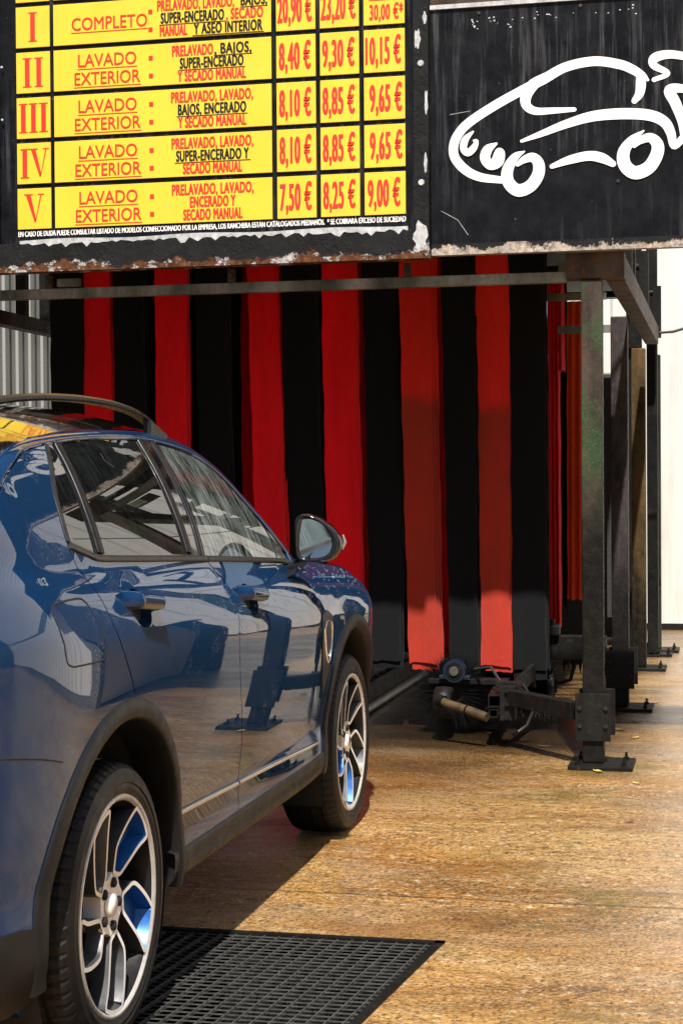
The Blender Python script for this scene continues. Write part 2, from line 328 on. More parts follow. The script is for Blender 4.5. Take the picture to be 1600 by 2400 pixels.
def cub(x, xs, ys):
    xs = np.asarray(xs, float); ys = np.asarray(ys, float); x = np.asarray(x, float)
    d = np.diff(ys)/np.diff(xs); m = np.zeros_like(ys); m[0] = d[0]; m[-1] = d[-1]
    for i in range(1, len(xs)-1): m[i] = 0 if d[i-1]*d[i] <= 0 else 2*d[i-1]*d[i]/(d[i-1]+d[i])
    k = np.clip(np.searchsorted(xs, x)-1, 0, len(xs)-2); h = xs[k+1]-xs[k]; t = np.clip((x-xs[k])/h, 0, 1)
    return (2*t**3-3*t**2+1)*ys[k]+(t**3-2*t**2+t)*h*m[k]+(-2*t**3+3*t**2)*ys[k+1]+(t**3-t**2)*h*m[k+1]
def resample(P, n):
    P = np.asarray(P, float); d = np.r_[0, np.cumsum(np.linalg.norm(np.diff(P, axis=0), axis=1))]; t = np.linspace(0, d[-1], n)
    return np.stack([np.interp(t, d, P[:, i]) for i in range(P.shape[1])], 1)
def smoothline(P, per=8):
    P = np.asarray(P, float); Q = np.vstack([2*P[0]-P[1], P, 2*P[-1]-P[-2]]); o = []
    for i in range(1, len(Q)-2):
        for k in range(per):
            t = k/per; a, b, c, d = Q[i-1], Q[i], Q[i+1], Q[i+2]
            o.append(.5*(2*b+(c-a)*t+(2*a-5*b+4*c-d)*t*t+(3*b-a-3*c+d)*t**3))
    o.append(P[-1]); return np.array(o)
def inpoly(P, poly):
    x, y = P[:, 0], P[:, 1]; c = np.zeros(len(P), bool); n = len(poly)
    for i in range(n):
        x0, y0 = poly[i]; x1, y1 = poly[(i+1) % n]
        k = (y0 > y) != (y1 > y)
        if y0 != y1: c ^= k & (x < (x1-x0)*(y-y0)/(y1-y0)+x0)
    return c
def edgedist(P, poly):
    d = np.full(len(P), 9.); n = len(poly)
    for i in range(n):
        a = np.array(poly[i], float); b = np.array(poly[(i+1) % n], float); ab = b-a; L = ab@ab
        if L < 1e-12: continue
        t = np.clip(((P-a)@ab)/L, 0, 1); d = np.minimum(d, np.linalg.norm(P-a-t[:, None]*ab, axis=1))
    return d
def densify(poly, step):
    o = []; n = len(poly)
    for i in range(n):
        a = np.array(poly[i], float); b = np.array(poly[(i+1) % n], float); k = max(1, int(np.ceil(np.linalg.norm(b-a)/step)))
        o += [a+(b-a)*j/k for j in range(k)]
    return np.array(o)
def triangulate(outer, holes, step):
    loops = [densify(outer, step)]+[densify(h, step) for h in holes]
    lo, hi = loops[0].min(0), loops[0].max(0)
    gx, gy = np.meshgrid(np.arange(lo[0]+step*.5, hi[0], step), np.arange(lo[1]+step*.5, hi[1], step)); gp = np.stack([gx.ravel(), gy.ravel()], 1)
    ok = inpoly(gp, loops[0]) & (edgedist(gp, loops[0]) > step*.45)
    for h in loops[1:]: ok &= ~inpoly(gp, h) & (edgedist(gp, h) > step*.45)
    pts = []; edges = []
    for l in loops:
        o = len(pts); n = len(l); pts += [Vector(p) for p in l]; edges += [(o+i, o+(i+1) % n) for i in range(n)]
    pts += [Vector(p) for p in gp[ok]]
    v, e, f, *_ = delaunay_2d_cdt(pts, edges, [], 0, 1e-6)
    v = np.array([(p.x, p.y) for p in v]); c = np.array([v[list(t)].mean(0) for t in f])
    keep = inpoly(c, loops[0])
    for h in loops[1:]: keep &= ~inpoly(c, h)
    return v, [t for t, k in zip(f, keep) if k], loops

# ------------------------------------------------------------------ the ground and what lies in it
GR = [(-.843, 5.156), (-.905, 4.56), (-.99, 3.72), (-3.95, 3.72), (-3.86, 5.156)]
gm = MB()
v, f, _ = triangulate([(-8, -2), (8, -2), (8, 19), (-8, 19)], [GR], .6)
gm.add([(a, b, 0) for a, b in v], f)
for a, b in (((-200, -150), (200, -2)), ((-200, 19), (200, 200)), ((-200, -2), (-8, 19)), ((8, -2), (200, 19))):
    gm.add([(a[0], a[1], 0), (b[0], a[1], 0), (b[0], b[1], 0), (a[0], b[1], 0)], [(0, 1, 2, 3)])
go = gm.build("ground", "ground"); tag(go, kind='structure')
pm = MB(); n = len(GR)
pm.add([(a, b, -.001) for a, b in GR]+[(a, b, -.4) for a, b in GR], [(i, (i+1) % n, n+(i+1) % n, n+i) for i in range(n)]+[tuple(range(n, 2*n))])
tag(pm.build("drain_pit", "blacksteel"), kind='structure')
def grate():
    t = thing("drain_grate", "black drain grate with wire mesh in the floor under the blue car's rear wheel", "drain grate", (-2.4, 4.4, 0))
    def L(p): return (p[0]+2.4, p[1]-4.4)
    fr = MB(); P = [L(p) for p in GR]
    c = np.mean(P, 0)
    for i in range(n):
        a, b = np.array(P[i]), np.array(P[(i+1) % n]); d = (b-a)/np.linalg.norm(b-a); nn = np.array([-d[1], d[0]])
        if (c-a)@nn < 0: nn = -nn
        q = [(*a, .004), (*b, .004), (*(b+nn*.030-d*.0), .004), (*(a+nn*.030), .004), (*a, -.03), (*b, -.03), (*(b+nn*.030), -.03), (*(a+nn*.030), -.03)]
        fr.add(q, [(0, 1, 2, 3), (4, 7, 6, 5), (2, 6, 7, 3), (0, 4, 5, 1)])
    fr.build("frame", "blacksteel", t)
    wires = MB(); slope = np.array([-.085, -.827]); slope /= np.linalg.norm(slope)
    x = -3.93
    while x < -.85:        # bars running with the lane
        p = np.array([x, 5.14]); q = p+slope*1.40; p, q = L(p), L(q)
        wires.beam((*p, -.006), (*q, -.006), .0034, .012); x += .046
    y = 3.75
    while y < 5.13:        # thinner cross wires
        xr = -.846+(y-5.156)*.1028-.03
        p, q = L((-3.9, y)), L((xr, y)); wires.beam((*p, -.003), (*q, -.003), .0028, .0032); y += .035
    wires.build("wire_mesh", "meshbar", t)
grate()

# ------------------------------------------------------------------ the blue car
_TZ = [.15, .24, .30, .36, .42, .47, .50, .54, .62, .80, .92, .965, .99, 1.06, 1.095, 1.135, 1.152, 1.30, 1.50, 1.65]
_TA = [-40, -32, -16, -2, 3, 4, -6, -7, -5, -3, -1, 3, 18, 23, 33, 36, 18, 25, 36, 38]
_gz = np.arange(.15, 1.66, .0025); _ga = np.interp(_gz, _TZ, _TA); _ga = np.convolve(np.pad(_ga, 4, mode='edge'), np.ones(9)/9, 'valid')
_gw = np.concatenate([[0], np.cumsum(-np.tan(np.radians((_ga[1:]+_ga[:-1])/2))*.0025)]); _gw += .93-np.interp(.95, _gz, _gw)
def ss(t): t = np.clip(t, 0, 1); return t*t*(3-2*t)
FEy = [1.86, 1.95, 2.05, 2.3, 2.6, 2.9, 3.2, 3.4, 3.6]; FEz = [1.20, 1.165, 1.135, 1.11, 1.085, 1.06, 1.01, .93, .74]
def W0(y, z):
    w_ = np.interp(z+.048*(y-1.0)*ss((z-.55)/.35), _gz, _gw)
    w_ = w_+.004*np.exp(-((y+.05)/.4)**2)*np.exp(-((z-.88)/.16)**2)
    t = np.clip((-.30-y)/.66, 0, 2); w_ = w_-.30*t**2.5
    w_ = w_-.022*ss((y-1.9)/.7)*ss((1.1-z)/.3)
    t = np.clip((y-3.0)/.6, 0, 2); w_ = w_-.34*t**2.3
    return w_
def Wd(y, z):
    """half-width of the body at length y and height z"""
    y = np.asarray(y, float); z = np.asarray(z, float); w_ = W0(y, z)
    d = np.clip(1-(cub(y, FEy, FEz)-z)/.13, 0, 1.3)
    return w_-.055*d**2*ss((y-1.98)/.25)
Ly = [-.93, -.75, -.55, -.36, -.272, -.194, -.138, .062, .17, .297, .487, .82, 1.042, 1.192, 1.31, 1.448, 1.568, 1.651, 1.732, 1.832, 1.911, 1.99]
Lz = [1.03, 1.15, 1.29, 1.406, 1.437, 1.462, 1.478, 1.501, 1.509, 1.517, 1.525, 1.532, 1.528, 1.518, 1.506, 1.480, 1.428, 1.366, 1.298, 1.230, 1.178, 1.125]
def Lc(y): return cub(y, Ly, Lz)
Lpts = [(y, float(Lc(y))) for y in np.linspace(-.93, 1.99, 70)]
def surf_obj(name, outer, holes=(), mat='paint', parent=None, off=0., side=1, step=.04, flange=.018, inset=0.):
    """a panel of the body side: polygon in (length, height) lifted onto the body surface, with turned-in edges"""
    if inset:
        c = np.array(outer, float); a = np.roll(c, 1, 0); b = np.roll(c, -1, 0)
        area = np.sum(c[:, 0]*b[:, 1]-b[:, 0]*c[:, 1]); o2 = []
        for p, q, r_ in zip(a, c, b):
            d1 = (q-p)/max(1e-9, np.linalg.norm(q-p)); d2 = (r_-q)/max(1e-9, np.linalg.norm(r_-q)); nn = np.array([-(d1+d2)[1], (d1+d2)[0]])
            l = np.linalg.norm(nn); nn = nn/l if l > 1e-6 else np.array([-d1[1], d1[0]])
            o2.append(q+nn*inset*(1 if area > 0 else -1))
        outer = o2
    v, f, loops = triangulate(outer, list(holes), step)
    e = .002
    def lift(p, o_=0.): return np.stack([side*(Wd(p[:, 0], p[:, 1])+off-o_), p[:, 0], p[:, 1]], 1)
    def nrm(p):
        gy = (Wd(p[:, 0]+e, p[:, 1])-Wd(p[:, 0]-e, p[:, 1]))/(2*e); gz = (Wd(p[:, 0], p[:, 1]+e)-Wd(p[:, 0], p[:, 1]-e))/(2*e)
        k = np.stack([np.full(len(p), 1.*side), -gy, -gz], 1); return k/np.linalg.norm(k, axis=1)[:, None]
    V = lift(v); N = nrm(v); m = MB(); ln = []
    ff = []
    for t in f:
        a, b, c = V[t[0]], V[t[1]], V[t[2]]
        if np.cross(b-a, c-a)[0]*side < 0: t = (t[0], t[2], t[1])
        ff.append(tuple(t)); ln += [N[i] for i in t]
    m.add(V, ff, True)
    if flange:
        for l in loops:
            k = len(l); A = lift(l); B = lift(l, flange)
            fs = []
            for i in range(k):
                j = (i+1) % k; fs.append((i, j, k+j, k+i)); nn = np.cross(A[j]-A[i], B[i]-A[i]); nn = nn/max(1e-12, np.linalg.norm(nn)); ln += [nn]*4
            m.add(np.vstack([A, B]), fs, True)
    return m.build(name, mat, parent, normals=ln)
def ribbon(name, pts, width, mat, parent, off=.002, side=1, thick=.004, closed=False, per=6, smooth=True):
    """a raised moulding following a line on the body side"""
    P = smoothline(pts+[pts[0]] if closed else pts, per) if smooth else np.array(pts, float)
    m = MB(); rows = []
    for i, p in enumerate(P):
        d = P[min(i+1, len(P)-1)]-P[max(i-1, 0)]
        if closed and i in (0, len(P)-1): d = P[1]-P[-2]
        d = d/max(1e-9, np.linalg.norm(d)); nn = np.array([-d[1], d[0]])*width/2
        r_ = []
        for q, o_ in ((p-nn, off-.012), (p-nn, off), (p-nn*.7, off+thick), (p+nn*.7, off+thick), (p+nn, off), (p+nn, off-.012)):
            r_.append((side*(float(Wd(q[0], q[1]))+o_), q[0], q[1]))
        rows.append(r_)
    m.grid(rows)
    if not closed:
        m.add(rows[0], [(0, 1, 2, 3, 4, 5)]); m.add(rows[-1], [(5, 4, 3, 2, 1, 0)])
    return m.build(name, mat, parent)
def arc(cy, a0, a1, r_=.50, n=24): return [(cy+r_*math.cos(R(a0+(a1-a0)*i/n)), .36+r_*math.sin(R(a0+(a1-a0)*i/n))) for i in range(n+1)]
WB = 2.734
SEAM_R = [(.05, 1.501), (-.009, 1.446), (-.089, 1.365), (-.12, 1.29), (-.132, 1.245), (-.124, 1.20), (-.10, 1.147), (-.085, 1.10), (-.079, 1.06), (-.06, 1.02), (-.02, .965), (.02, .915), (.045, .875), (.052, .857)]
SEAM_B = [(1.052, .385), (1.062, .44), (1.072, .52), (1.072, .60), (1.048, .69), (1.012, .80), (.995, .88), (.992, .95), (1.012, 1.01), (1.028, 1.06), (1.026, 1.095), (.995, 1.132), (.962, 1.165)]
SEAM_F = [(2.205, .385), (2.20, .48), (2.155, .60), (2.11, .70), (2.085, .82), (2.075, .94), (2.074, 1.015), (2.072, 1.068), (2.01, 1.095), (1.938, 1.112)]
BELT_R = [(-.132, 1.245), (-.013, 1.219), (.06, 1.206), (.324, 1.193), (.671, 1.178), (.962, 1.165)]
BELT_F = [(.962, 1.165), (1.351, 1.145), (1.757, 1.122), (1.938, 1.112)]
def wheel(t, x, y, side, rot, name="wheel"):
    w_ = bpy.data.objects.new(name, None); COL.objects.link(w_); w_.parent = t; w_.location = (x*side, y, .355); w_.empty_display_size = .2
    S = side
    # tyre: 0.72 m high, 0.235 m wide, outer sidewall at x = 0
    prof = [(-.016, .262), (-.002, .274), (.004, .290), (.003, .300), (.006, .303), (.005, .318), (-.003, .336), (-.014, .347), (-.024, .353), (-.040, .3575), (-.058, .3595), (-.060, .352), (-.069, .352), (-.071, .360),
            (-.105, .3615), (-.107, .353), (-.117, .353), (-.119, .3615), (-.155, .360), (-.157, .352), (-.166, .352), (-.168, .3595), (-.190, .357), (-.212, .347), (-.226, .325), (-.226, .290), (-.212, .262)]
    NN = 264; m = MB(); vs = []; fs = []
    for k in range(NN):
        a = 2*math.pi*k/NN
        for i, (px, pr) in enumerate(prof):
            if k % 4 == 0 and (7 <= i <= 10 or 21 <= i <= 24): pr -= .0045
            if k % 4 == 0 and i in (13, 14, 17, 18): pr -= .003
            rr = pr; z_ = rr*math.sin(a)
            if z_ < -.350: z_ = -.350-(-.350-z_)*.1
            vs.append((S*px, rr*math.cos(a), z_))
    P = len(prof)
    for k in range(NN):
        k2 = (k+1) % NN; fs += [(k*P+i, k*P+i+1, k2*P+i+1, k2*P+i) for i in range(P-1)]
    m.add(vs, fs, False); m.build("tyre", "tyre", w_)
    m = MB(); m.lathe_x([(S*-.006, .2575), (S*.001, .2640), (S*.002, .2715), (S*-.006, .2755)], 96)
    m.build("rim_lip", "lip", w_)
    m = MB(); m.lathe_x([(S*-.006, .2576), (S*-.02, .250), (S*-.07, .238), (S*-.20, .232)], 80); m.build("rim_barrel", "trim", w_)
    m = MB(); m.lathe_x([(S*-.11, .231), (S*-.112, .10), (S*-.115, .01)], 48); m.build("brake_backing", "black", w_)
    m = MB(); m.lathe_x([(S*-.080, .168), (S*-.079, .09), (S*-.10, .09), (S*-.10, .168), (S*-.080, .168)], 56); m.build("brake_disc", "clad", w_)
    loop = [(.079, 13), (.110, 15), (.150, 13.5), (.205, 0), (.252, -9), (.262, -13), (.262, -25), (.258, -36), (.245, -39), (.195, -35.5), (.125, -31), (.085, -24), (.074, -8), (.073, 5)]
    face = MB(); grey = MB(); blue = MB()
    def dep(r_): return -.030*(1-min(1, r_/.26))**1.2-.002
    for k in range(5):
        ax = -3+72*k+rot
        def pt(r_, a, dx=0.): a = R(a+ax); return Vector((S*(dep(r_)+dx), r_*math.cos(a), r_*math.sin(a)))
        o2 = np.array([(r_*math.cos(R(a)), r_*math.sin(R(a))) for r_, a in loop]); o2 = smoothline(np.vstack([o2, o2[:1]]), 4)[:-1]; c2 = o2.mean(0)
        def offs(d):
            q = []
            for i in range(len(o2)):
                e_ = o2[(i+1) % len(o2)]-o2[i-1]; e_ = e_/max(1e-9, np.linalg.norm(e_)); nn = np.array([-e_[1], e_[0]])
                if (c2-o2[i])@nn < 0 and False: nn = -nn
                q.append(o2[i]+nn*d)
            return np.array(q)
        sgn = 1 if np.sum(o2[:, 0]*np.roll(o2[:, 1], -1)-np.roll(o2[:, 0], -1)*o2[:, 1]) > 0 else -1
        I = offs(sgn*.0105); J = offs(sgn*.021); K = len(o2)
        ca, sa = math.cos(R(ax)), math.sin(R(ax))
        def T(p, dx=0., rr=None):
            r_ = np.linalg.norm(p) if rr is None else rr
            return (S*(dep(np.linalg.norm(p))+dx), p[0]*ca-p[1]*sa, p[0]*sa+p[1]*ca)
        A = [T(p) for p in o2]; B = [T(p) for p in I]; Cc = [T(p, -.040) for p in J]; D = [T(p*1.0, -.045) for p in o2]
        face.add(A+B, [(i, (i+1) % K, K+(i+1) % K, K+i) for i in range(K)])
        tgt = blue if k in (0, 1) else grey
        tgt.add(B+Cc, [(i, (i+1) % K, K+(i+1) % K, K+i) for i in range(K)], True)
        # pocket floor covers the outer half of the spoke
        fl = [i for i in range(K) if np.linalg.norm(J[i]) > .150]
        tgt.add([Cc[i] for i in fl], [tuple(range(len(fl)))])
        grey.add(A+D, [(i, (i+1) % K, K+(i+1) % K, K+i) for i in range(K)], True)
    # hub star, bolts
    hub = MB(); NR = 60; rows = []
    for r_ in (.030, .052, .070, .078):
        rows.append([(S*(dep(r_)-.0015), r_*(1+.10*math.cos(5*(2*math.pi*i/NR-R(-3+rot)))*(r_ > .06))*math.cos(2*math.pi*i/NR), r_*(1+.10*math.cos(5*(2*math.pi*i/NR-R(-3+rot)))*(r_ > .06))*math.sin(2*math.pi*i/NR)) for i in range(NR+1)])
    rows.append([(S*-.07, p[1], p[2]) for p in rows[-1]])
    hub.grid(rows, False); hub.build("hub", "rim", w_)
    face.build("spoke_edge", "rim", w_); grey.build("spoke", "wheelgrey", w_); blue.build("accent_pocket", "wheelblue", w_)
    m = MB(); m.lathe_x([(S*-.028, .030), (S*-.018, .0295), (S*-.015, .026), (S*-.013, .0)], 32); m.build("hub_cap", "rim", w_)
    for k in range(5):
        a = R(-3+72*k+rot); m = MB(); c = (0, .056*math.cos(a), .056*math.sin(a))
        m.lathe_x([(S*-.030, .0135), (S*-.019, .0125), (S*-.017, .009), (S*-.016, .0)], 14, c); m.build("wheel_bolt", "black", w_)
    return w_
def HOLE(y0, zc): return [(y0+.105+.072*math.cos(a), zc-.018+.050*math.sin(a)) for a in np.linspace(0, 2*math.pi, 25)[:-1]]
def car():
    t = thing("blue_suv", "metallic blue suv with black roof, its nose towards the red and black wash curtain", "car", (-2.375, 4.026, 0))
    bodym = None
    for S in (1, -1):
        # rear quarter with pillar and bumper side, then door panels, then front fender
        q = SEAM_R[:-1]+arc(0, 84, 197, .497)+[(-.56, .27), (-.75, .28), (-.93, .32), (-.93, .75)]+[p for p in Lpts if p[0] < .05]
        surf_obj("quarter_panel", q, mat='paint', parent=t, side=S, inset=.0026, step=.035)
        d = BELT_R+SEAM_B[::-1][1:]+arc(0, 3, 84, .497)+SEAM_R[::-1][1:9]
        dr = surf_obj("rear_door", d[:len(BELT_R)+len(SEAM_B)-1]+[(.497, .386)]+arc(0, 3, 84, .497)[1:]+SEAM_R[::-1][1:10], [HOLE(.055, 1.098)], mat='paint', parent=t, side=S, inset=.0030, step=.035)
        df = surf_obj("front_door", BELT_F+SEAM_F[::-1][1:]+SEAM_B[:-1], [HOLE(1.095, 1.050)], mat='paint', parent=t, side=S, inset=.0030, step=.035)
        fe = SEAM_F+[(1.955, 1.155), (2.05, 1.133), (2.3, 1.108), (2.6, 1.083), (2.9, 1.058), (3.05, 1.04), (3.2, 1.008), (3.32, .965), (3.4, .925), (3.5, .84), (3.56, .74), (3.58, .5), (3.56, .3), (3.27, .27)]+arc(WB, -10, 177, .497)
        surf_obj("front_fender", fe, mat='paint', parent=t, side=S, inset=.0026, step=.04)
        # black liner behind the panel gaps
        inner = [(-.91, .32), (-.50, .28)]+arc(0, 190, -3, .47)+[(.5, .30), (2.2, .30)]+arc(WB, 183, -10, .47)+[(3.3, .3), (3.5, .32), (3.45, .8), (3.2, .97), (2.6, 1.05), (2.05, 1.10), (1.93, 1.10), (.96, 1.152), (.06, 1.19), (-.12, 1.23), (-.6, 1.14), (-.91, 1.0)]
        surf_obj("inner_panel", inner, mat='black', parent=t, side=S, off=-.022, step=.07, flange=0)
        # side windows: black frame with three panes
        dlo = BELT_R[::-1]+[(-.12, 1.29), (-.089, 1.365), (-.009, 1.446), (.05, 1.500)]+[p for p in Lpts if .06 < p[0] < 1.93]+[(1.936, 1.116)]+BELT_F[::-1]
        dlo = dlo[:len(dlo)-1]
        pq = [(.058, 1.497), (.118, 1.502), (.046, 1.222), (-.016, 1.228), (-.117, 1.252), (-.109, 1.29), (-.078, 1.365), (.0, 1.446)]
        pm_ = [(.172, 1.504)]+[(y, float(Lc(y))-.003) for y in np.linspace(.22, .86, 9)]+[(.881, 1.528), (.83, 1.372), (.787, 1.192), (.45, 1.205), (.102, 1.219), (.125, 1.353)]
        pf = [(1.067, 1.524)]+[(y, float(Lc(y))-.004) for y in np.linspace(1.12, 1.80, 14)]+[(1.843, 1.19), (1.812, 1.132), (1.60, 1.146), (1.368, 1.158), (.97, 1.180), (1.025, 1.318)]
        surf_obj("window_frame", dlo, [pq, pm_, pf], 'gloss', t, off=-.003, side=S, step=.05, flange=.012)
        surf_obj("quarter_window", pq, mat='glass', parent=t, off=-.006, side=S, step=.05, flange=0)
        surf_obj("rear_side_window", pm_, mat='glass', parent=t, off=-.006, side=S, step=.05, flange=0)
        surf_obj("front_side_window", pf, mat='glassf', parent=t, off=-.006, side=S, step=.05, flange=0)
        ribbon("belt_moulding", [(-.125, 1.252), (-.013, 1.226), (.06, 1.213), (.324, 1.200), (.671, 1.185), (.955, 1.172)], .018, 'belt', t, .001, S, .005)
        ribbon("belt_moulding", [(.968, 1.171), (1.351, 1.152), (1.757, 1.129), (1.93, 1.119)], .018, 'belt', t, .001, S, .005)
        ribbon("window_divider", [(.145, 1.506), (.125, 1.42), (.098, 1.32), (.078, 1.225)], .034, 'trim', t, -.002, S, .006)
        ribbon("window_divider", [(-.122, 1.26), (-.112, 1.30), (-.078, 1.375), (.002, 1.452), (.052, 1.497)], .018, 'belt', t, -.002, S, .006)
        ribbon("pillar_trim", [(.905, 1.528), (.86, 1.37), (.815, 1.195)], .034, 'trim', t, -.002, S, .006)
        ribbon("pillar_trim", [(1.03, 1.527), (.985, 1.33), (.93, 1.18)], .030, 'gloss', t, -.002, S, .006)
        # cant rail: the sun-lit strip from tail over the windows down to the screen pillar
        Uy = [(-.93, 1.06), (-.75, 1.185), (-.5, 1.36), (-.3, 1.447), (-.175, 1.482), (-.059, 1.504), (.054, 1.518), (.165, 1.527), (.281, 1.537), (.398, 1.544), (.518, 1.551), (.726, 1.560), (.909, 1.564), (1.09, 1.565), (1.251, 1.560), (1.416, 1.548), (1.56, 1.523), (1.69, 1.474), (1.775, 1.410), (1.885, 1.330), (1.986, 1.254), (2.10, 1.165)]
        n_ = 90; A = resample(np.array([(Wd(y, z), y, z) for y, z in Lpts], float), n_); B = resample(np.array([(float(W0(y, z))-.038, y, z) for y, z in Uy]), n_)
        rows = []
        for a, b in zip(A, B):
            a = a*1.; mid = (a+b)/2+np.array([.004, 0, .004]); rows.append([(S*p[0], p[1], p[2]) for p in (a-np.array([.012, 0, .0]), a, a*.72+b*.28+np.array([.004, 0, .0022]), mid, a*.28+b*.72+np.array([.0025, 0, .003]), b, b-np.array([.004, 0, .012]))])
        MB().grid(rows).build("roof_side_strip", "paint", t)
        # roof rail
        ry = [-.35, -.2, 0, .17, .35, .55, .77, .95, 1.08, 1.2, 1.28, 1.33]; rz = [1.50, 1.575, 1.612, 1.628, 1.637, 1.641, 1.639, 1.630, 1.618, 1.598, 1.575, 1.553]
        rows = []
        for y in np.linspace(-.35, 1.33, 60):
            z = float(cub(y, ry, rz)); x = .575+.035*(1-((y-.5)/.85)**2)-.012; ends = ss(min(y+.35, 1.33-y)/.12); h_ = .008+.005*float(ends)
            rows.append([(S*(x+a), y, z+b) for a, b in ((-.017, -h_), (-.019, 0), (-.012, .006), (.004, .007), (.013, .001), (.016, -.007), (.012, -.011), (.016, -h_), (-.017, -h_))])
        m = MB(); m.grid(rows, False); rl = m.build("roof_rail", "rail", t)
        for y0, y1 in ((-.32, -.14), (1.14, 1.30)):
            m = MB(); z0 = 1.50 if y0 < 0 else 1.545
            zz = float(cub((y0+y1)/2, ry, rz))
            m.add([(S*(x_), y, z) for x_ in (.578, .604) for y, z in ((y0, z0), (y1, z0), (y1, float(cub(y1, ry, rz))-.012), (y0, float(cub(y0, ry, rz))-.012))], [(0, 1, 2, 3), (4, 7, 6, 5), (0, 4, 5, 1), (1, 5, 6, 2), (2, 6, 7, 3), (3, 7, 4, 0)])
            m.build("rail_foot", "rail", rl)
        # arches, sills
        for cy in (0, WB):
            rows = []
            for a in np.linspace(-8 if cy == 0 else -14, 190 if cy == 0 else 186, 64):
                ca, sa = math.cos(R(a)), math.sin(R(a)); r_ = []
                for rr, o_ in ((.450, -.10), (.452, -.015), (.456, .004), (.463, .011), (.480, .013), (.496, .010), (.506, .006), (.511, -.004)):
                    y, z = cy+rr*ca, .36+rr*sa; r_.append((S*(float(Wd(y, max(z, .30)))+o_), y, z))
                rows.append(r_)
            MB().grid(rows).build("arch_cladding", "clad", t)
            m = MB(); m.lathe_x([(S*.87, .452), (S*.56, .452), (S*.555, .02)], 40, (0, cy, .36), R(-25), R(205)); m.build("wheel_well", "black", t)
        rows = []
        for y in np.linspace(.42, 2.30, 60):
            w_ = float(Wd(y, .37)); st = float(ss((y-.52)/.10)*ss((2.16-y)/.08))
            rows.append([(S*x, y, z) for x, z in ((w_-.02, .398), (w_+.004, .392), (w_+.006, .375), (w_+.004-.012*st, .352), (w_+.003-.004*st, .342), (w_-.004, .318), (w_-.022, .300), (w_-.10, .285), (w_-.3, .27))])
        MB().grid(rows).build("sill_cladding", "clad", t)
        # lower rear bumper corner
        surf_obj("bumper_cladding", [(-.485, .255)]+[(-.50, .33), (-.505, .425), (-.55, .432), (-.93, .44), (-.93, .26), (-.56, .24)], mat='clad', parent=t, off=.006, side=S, step=.05, flange=.03)
        tr = ribbon("side_trim", [(.478, .494), (.7, .488), (1.045, .478)], .013, 'chrome', t, .002, S, .007)
        ribbon("side_trim", [(1.062, .478), (1.4, .469), (1.8, .456), (2.12, .444)], .013, 'chrome', t, .002, S, .007)
        ribbon("bumper_gap", [(-.93, .835), (-.75, .826), (-.633, .817), (-.5, .797), (-.405, .776)], .004, 'black', t, .0002, S, .0006)
        if S == 1:
            fu = [(-.36, .985), (-.195, .982), (-.165, .992), (-.155, 1.015), (-.185, 1.10), (-.205, 1.124), (-.24, 1.132), (-.37, 1.130), (-.405, 1.122), (-.412, 1.10), (-.402, 1.02), (-.392, .995)]
            ribbon("fuel_flap_gap", fu, .0045, 'black', t, .0002, S, .0006, closed=True)
        # blade-shaped vent behind the front wheel
        va = [(2.088, .915), (2.19, .925), (2.275, .90), (2.29, .80), (2.262, .69), (2.172, .615), (2.130, .67), (2.098, .80)]
        ve = surf_obj("fender_vent", va, mat='trim', parent=t, off=.003, side=S, step=.05, flange=.012)
        ribbon("vent_outline", [(2.115, .862), (2.16, .887), (2.25, .872), (2.262, .79), (2.225, .728), (2.165, .765), (2.13, .83)], .0055, 'chrome', ve, .005, S, .004, closed=True, per=4)
        # door handles
        for dd, y0, zc in ((dr, .055, 1.098), (df, 1.095, 1.050)):
            m = MB(); rows = []
            for k, y in enumerate(np.linspace(y0-.005, y0+.225, 26)):
                u = k/25; z = zc-.020*(u-.5); x0 = float(Wd(y, z)); bul = .040*float(ss(min(u, 1-u)/.16))+.004; hh = .024-.004*abs(2*u-1)**3
                rows.append([(S*(x0+a*bul), y, z+b*hh) for a, b in ((-.2, -1.05), (.55, -1), (.95, -.75), (1.06, 0), (.95, .7), (.5, 1.0), (-.2, 1.1))])
            m.grid(rows); m.add(rows[0], [tuple(range(7))]); m.add(rows[-1], [tuple(range(7))[::-1]])
            m.build("handle", "paint", dd)
            hc = HOLE(y0, zc); c_ = np.array([y0+.105, zc-.018]); rows = []
            for k_, dpt in ((1.0, .0), (.93, .010), (.75, .024), (.45, .033), (.05, .036)):
                rows.append([(S*(float(Wd(*(c_+(np.array(q_)-c_)*k_)))-dpt-.0005), *(c_+(np.array(q_)-c_)*k_)) for q_ in hc+hc[:1]])
            MB().grid(rows).build("handle_recess", "paint", dd)
    rng = random.Random(3); m = MB()
    for k in range(110):
        y = rng.uniform(2.06, 3.0) if k < 85 else rng.uniform(1.0, 2.0); zt = float(cub(max(1.9, y), FEy, FEz)); z = zt-.012-abs(rng.gauss(0, .05)) if k < 85 else rng.uniform(.99, 1.08)
        h_ = .0025+.004*rng.random(); wv = .0008+.0010*rng.random(); w_ = float(Wd(y, z)); c = Vector((w_, y, z)); e = .003
        n_ = Vector((1, -(float(Wd(y+e, z))-float(Wd(y-e, z)))/(2*e), -(float(Wd(y, z+e))-float(Wd(y, z-e)))/(2*e))).normalized()
        dn = (Vector((0, 0, -1))-n_*n_.dot(Vector((0, 0, -1)))).normalized(); sd = n_.cross(dn)
        ring = [c+n_*-.0002+dn*h_*math.cos(a)+sd*wv*math.sin(a) for a in np.linspace(0, 2*math.pi, 9)[:-1]]; r2_ = [c+n_*.0012+(p-c)*.6 for p in ring]
        m.add(ring+r2_+[c+n_*.0018], [(i, (i+1) % 8, 8+(i+1) % 8, 8+i) for i in range(8)]+[(8+i, 8+(i+1) % 8, 16) for i in range(8)], True)
    tag(m.build("water_drops", "drop", t), kind='stuff')
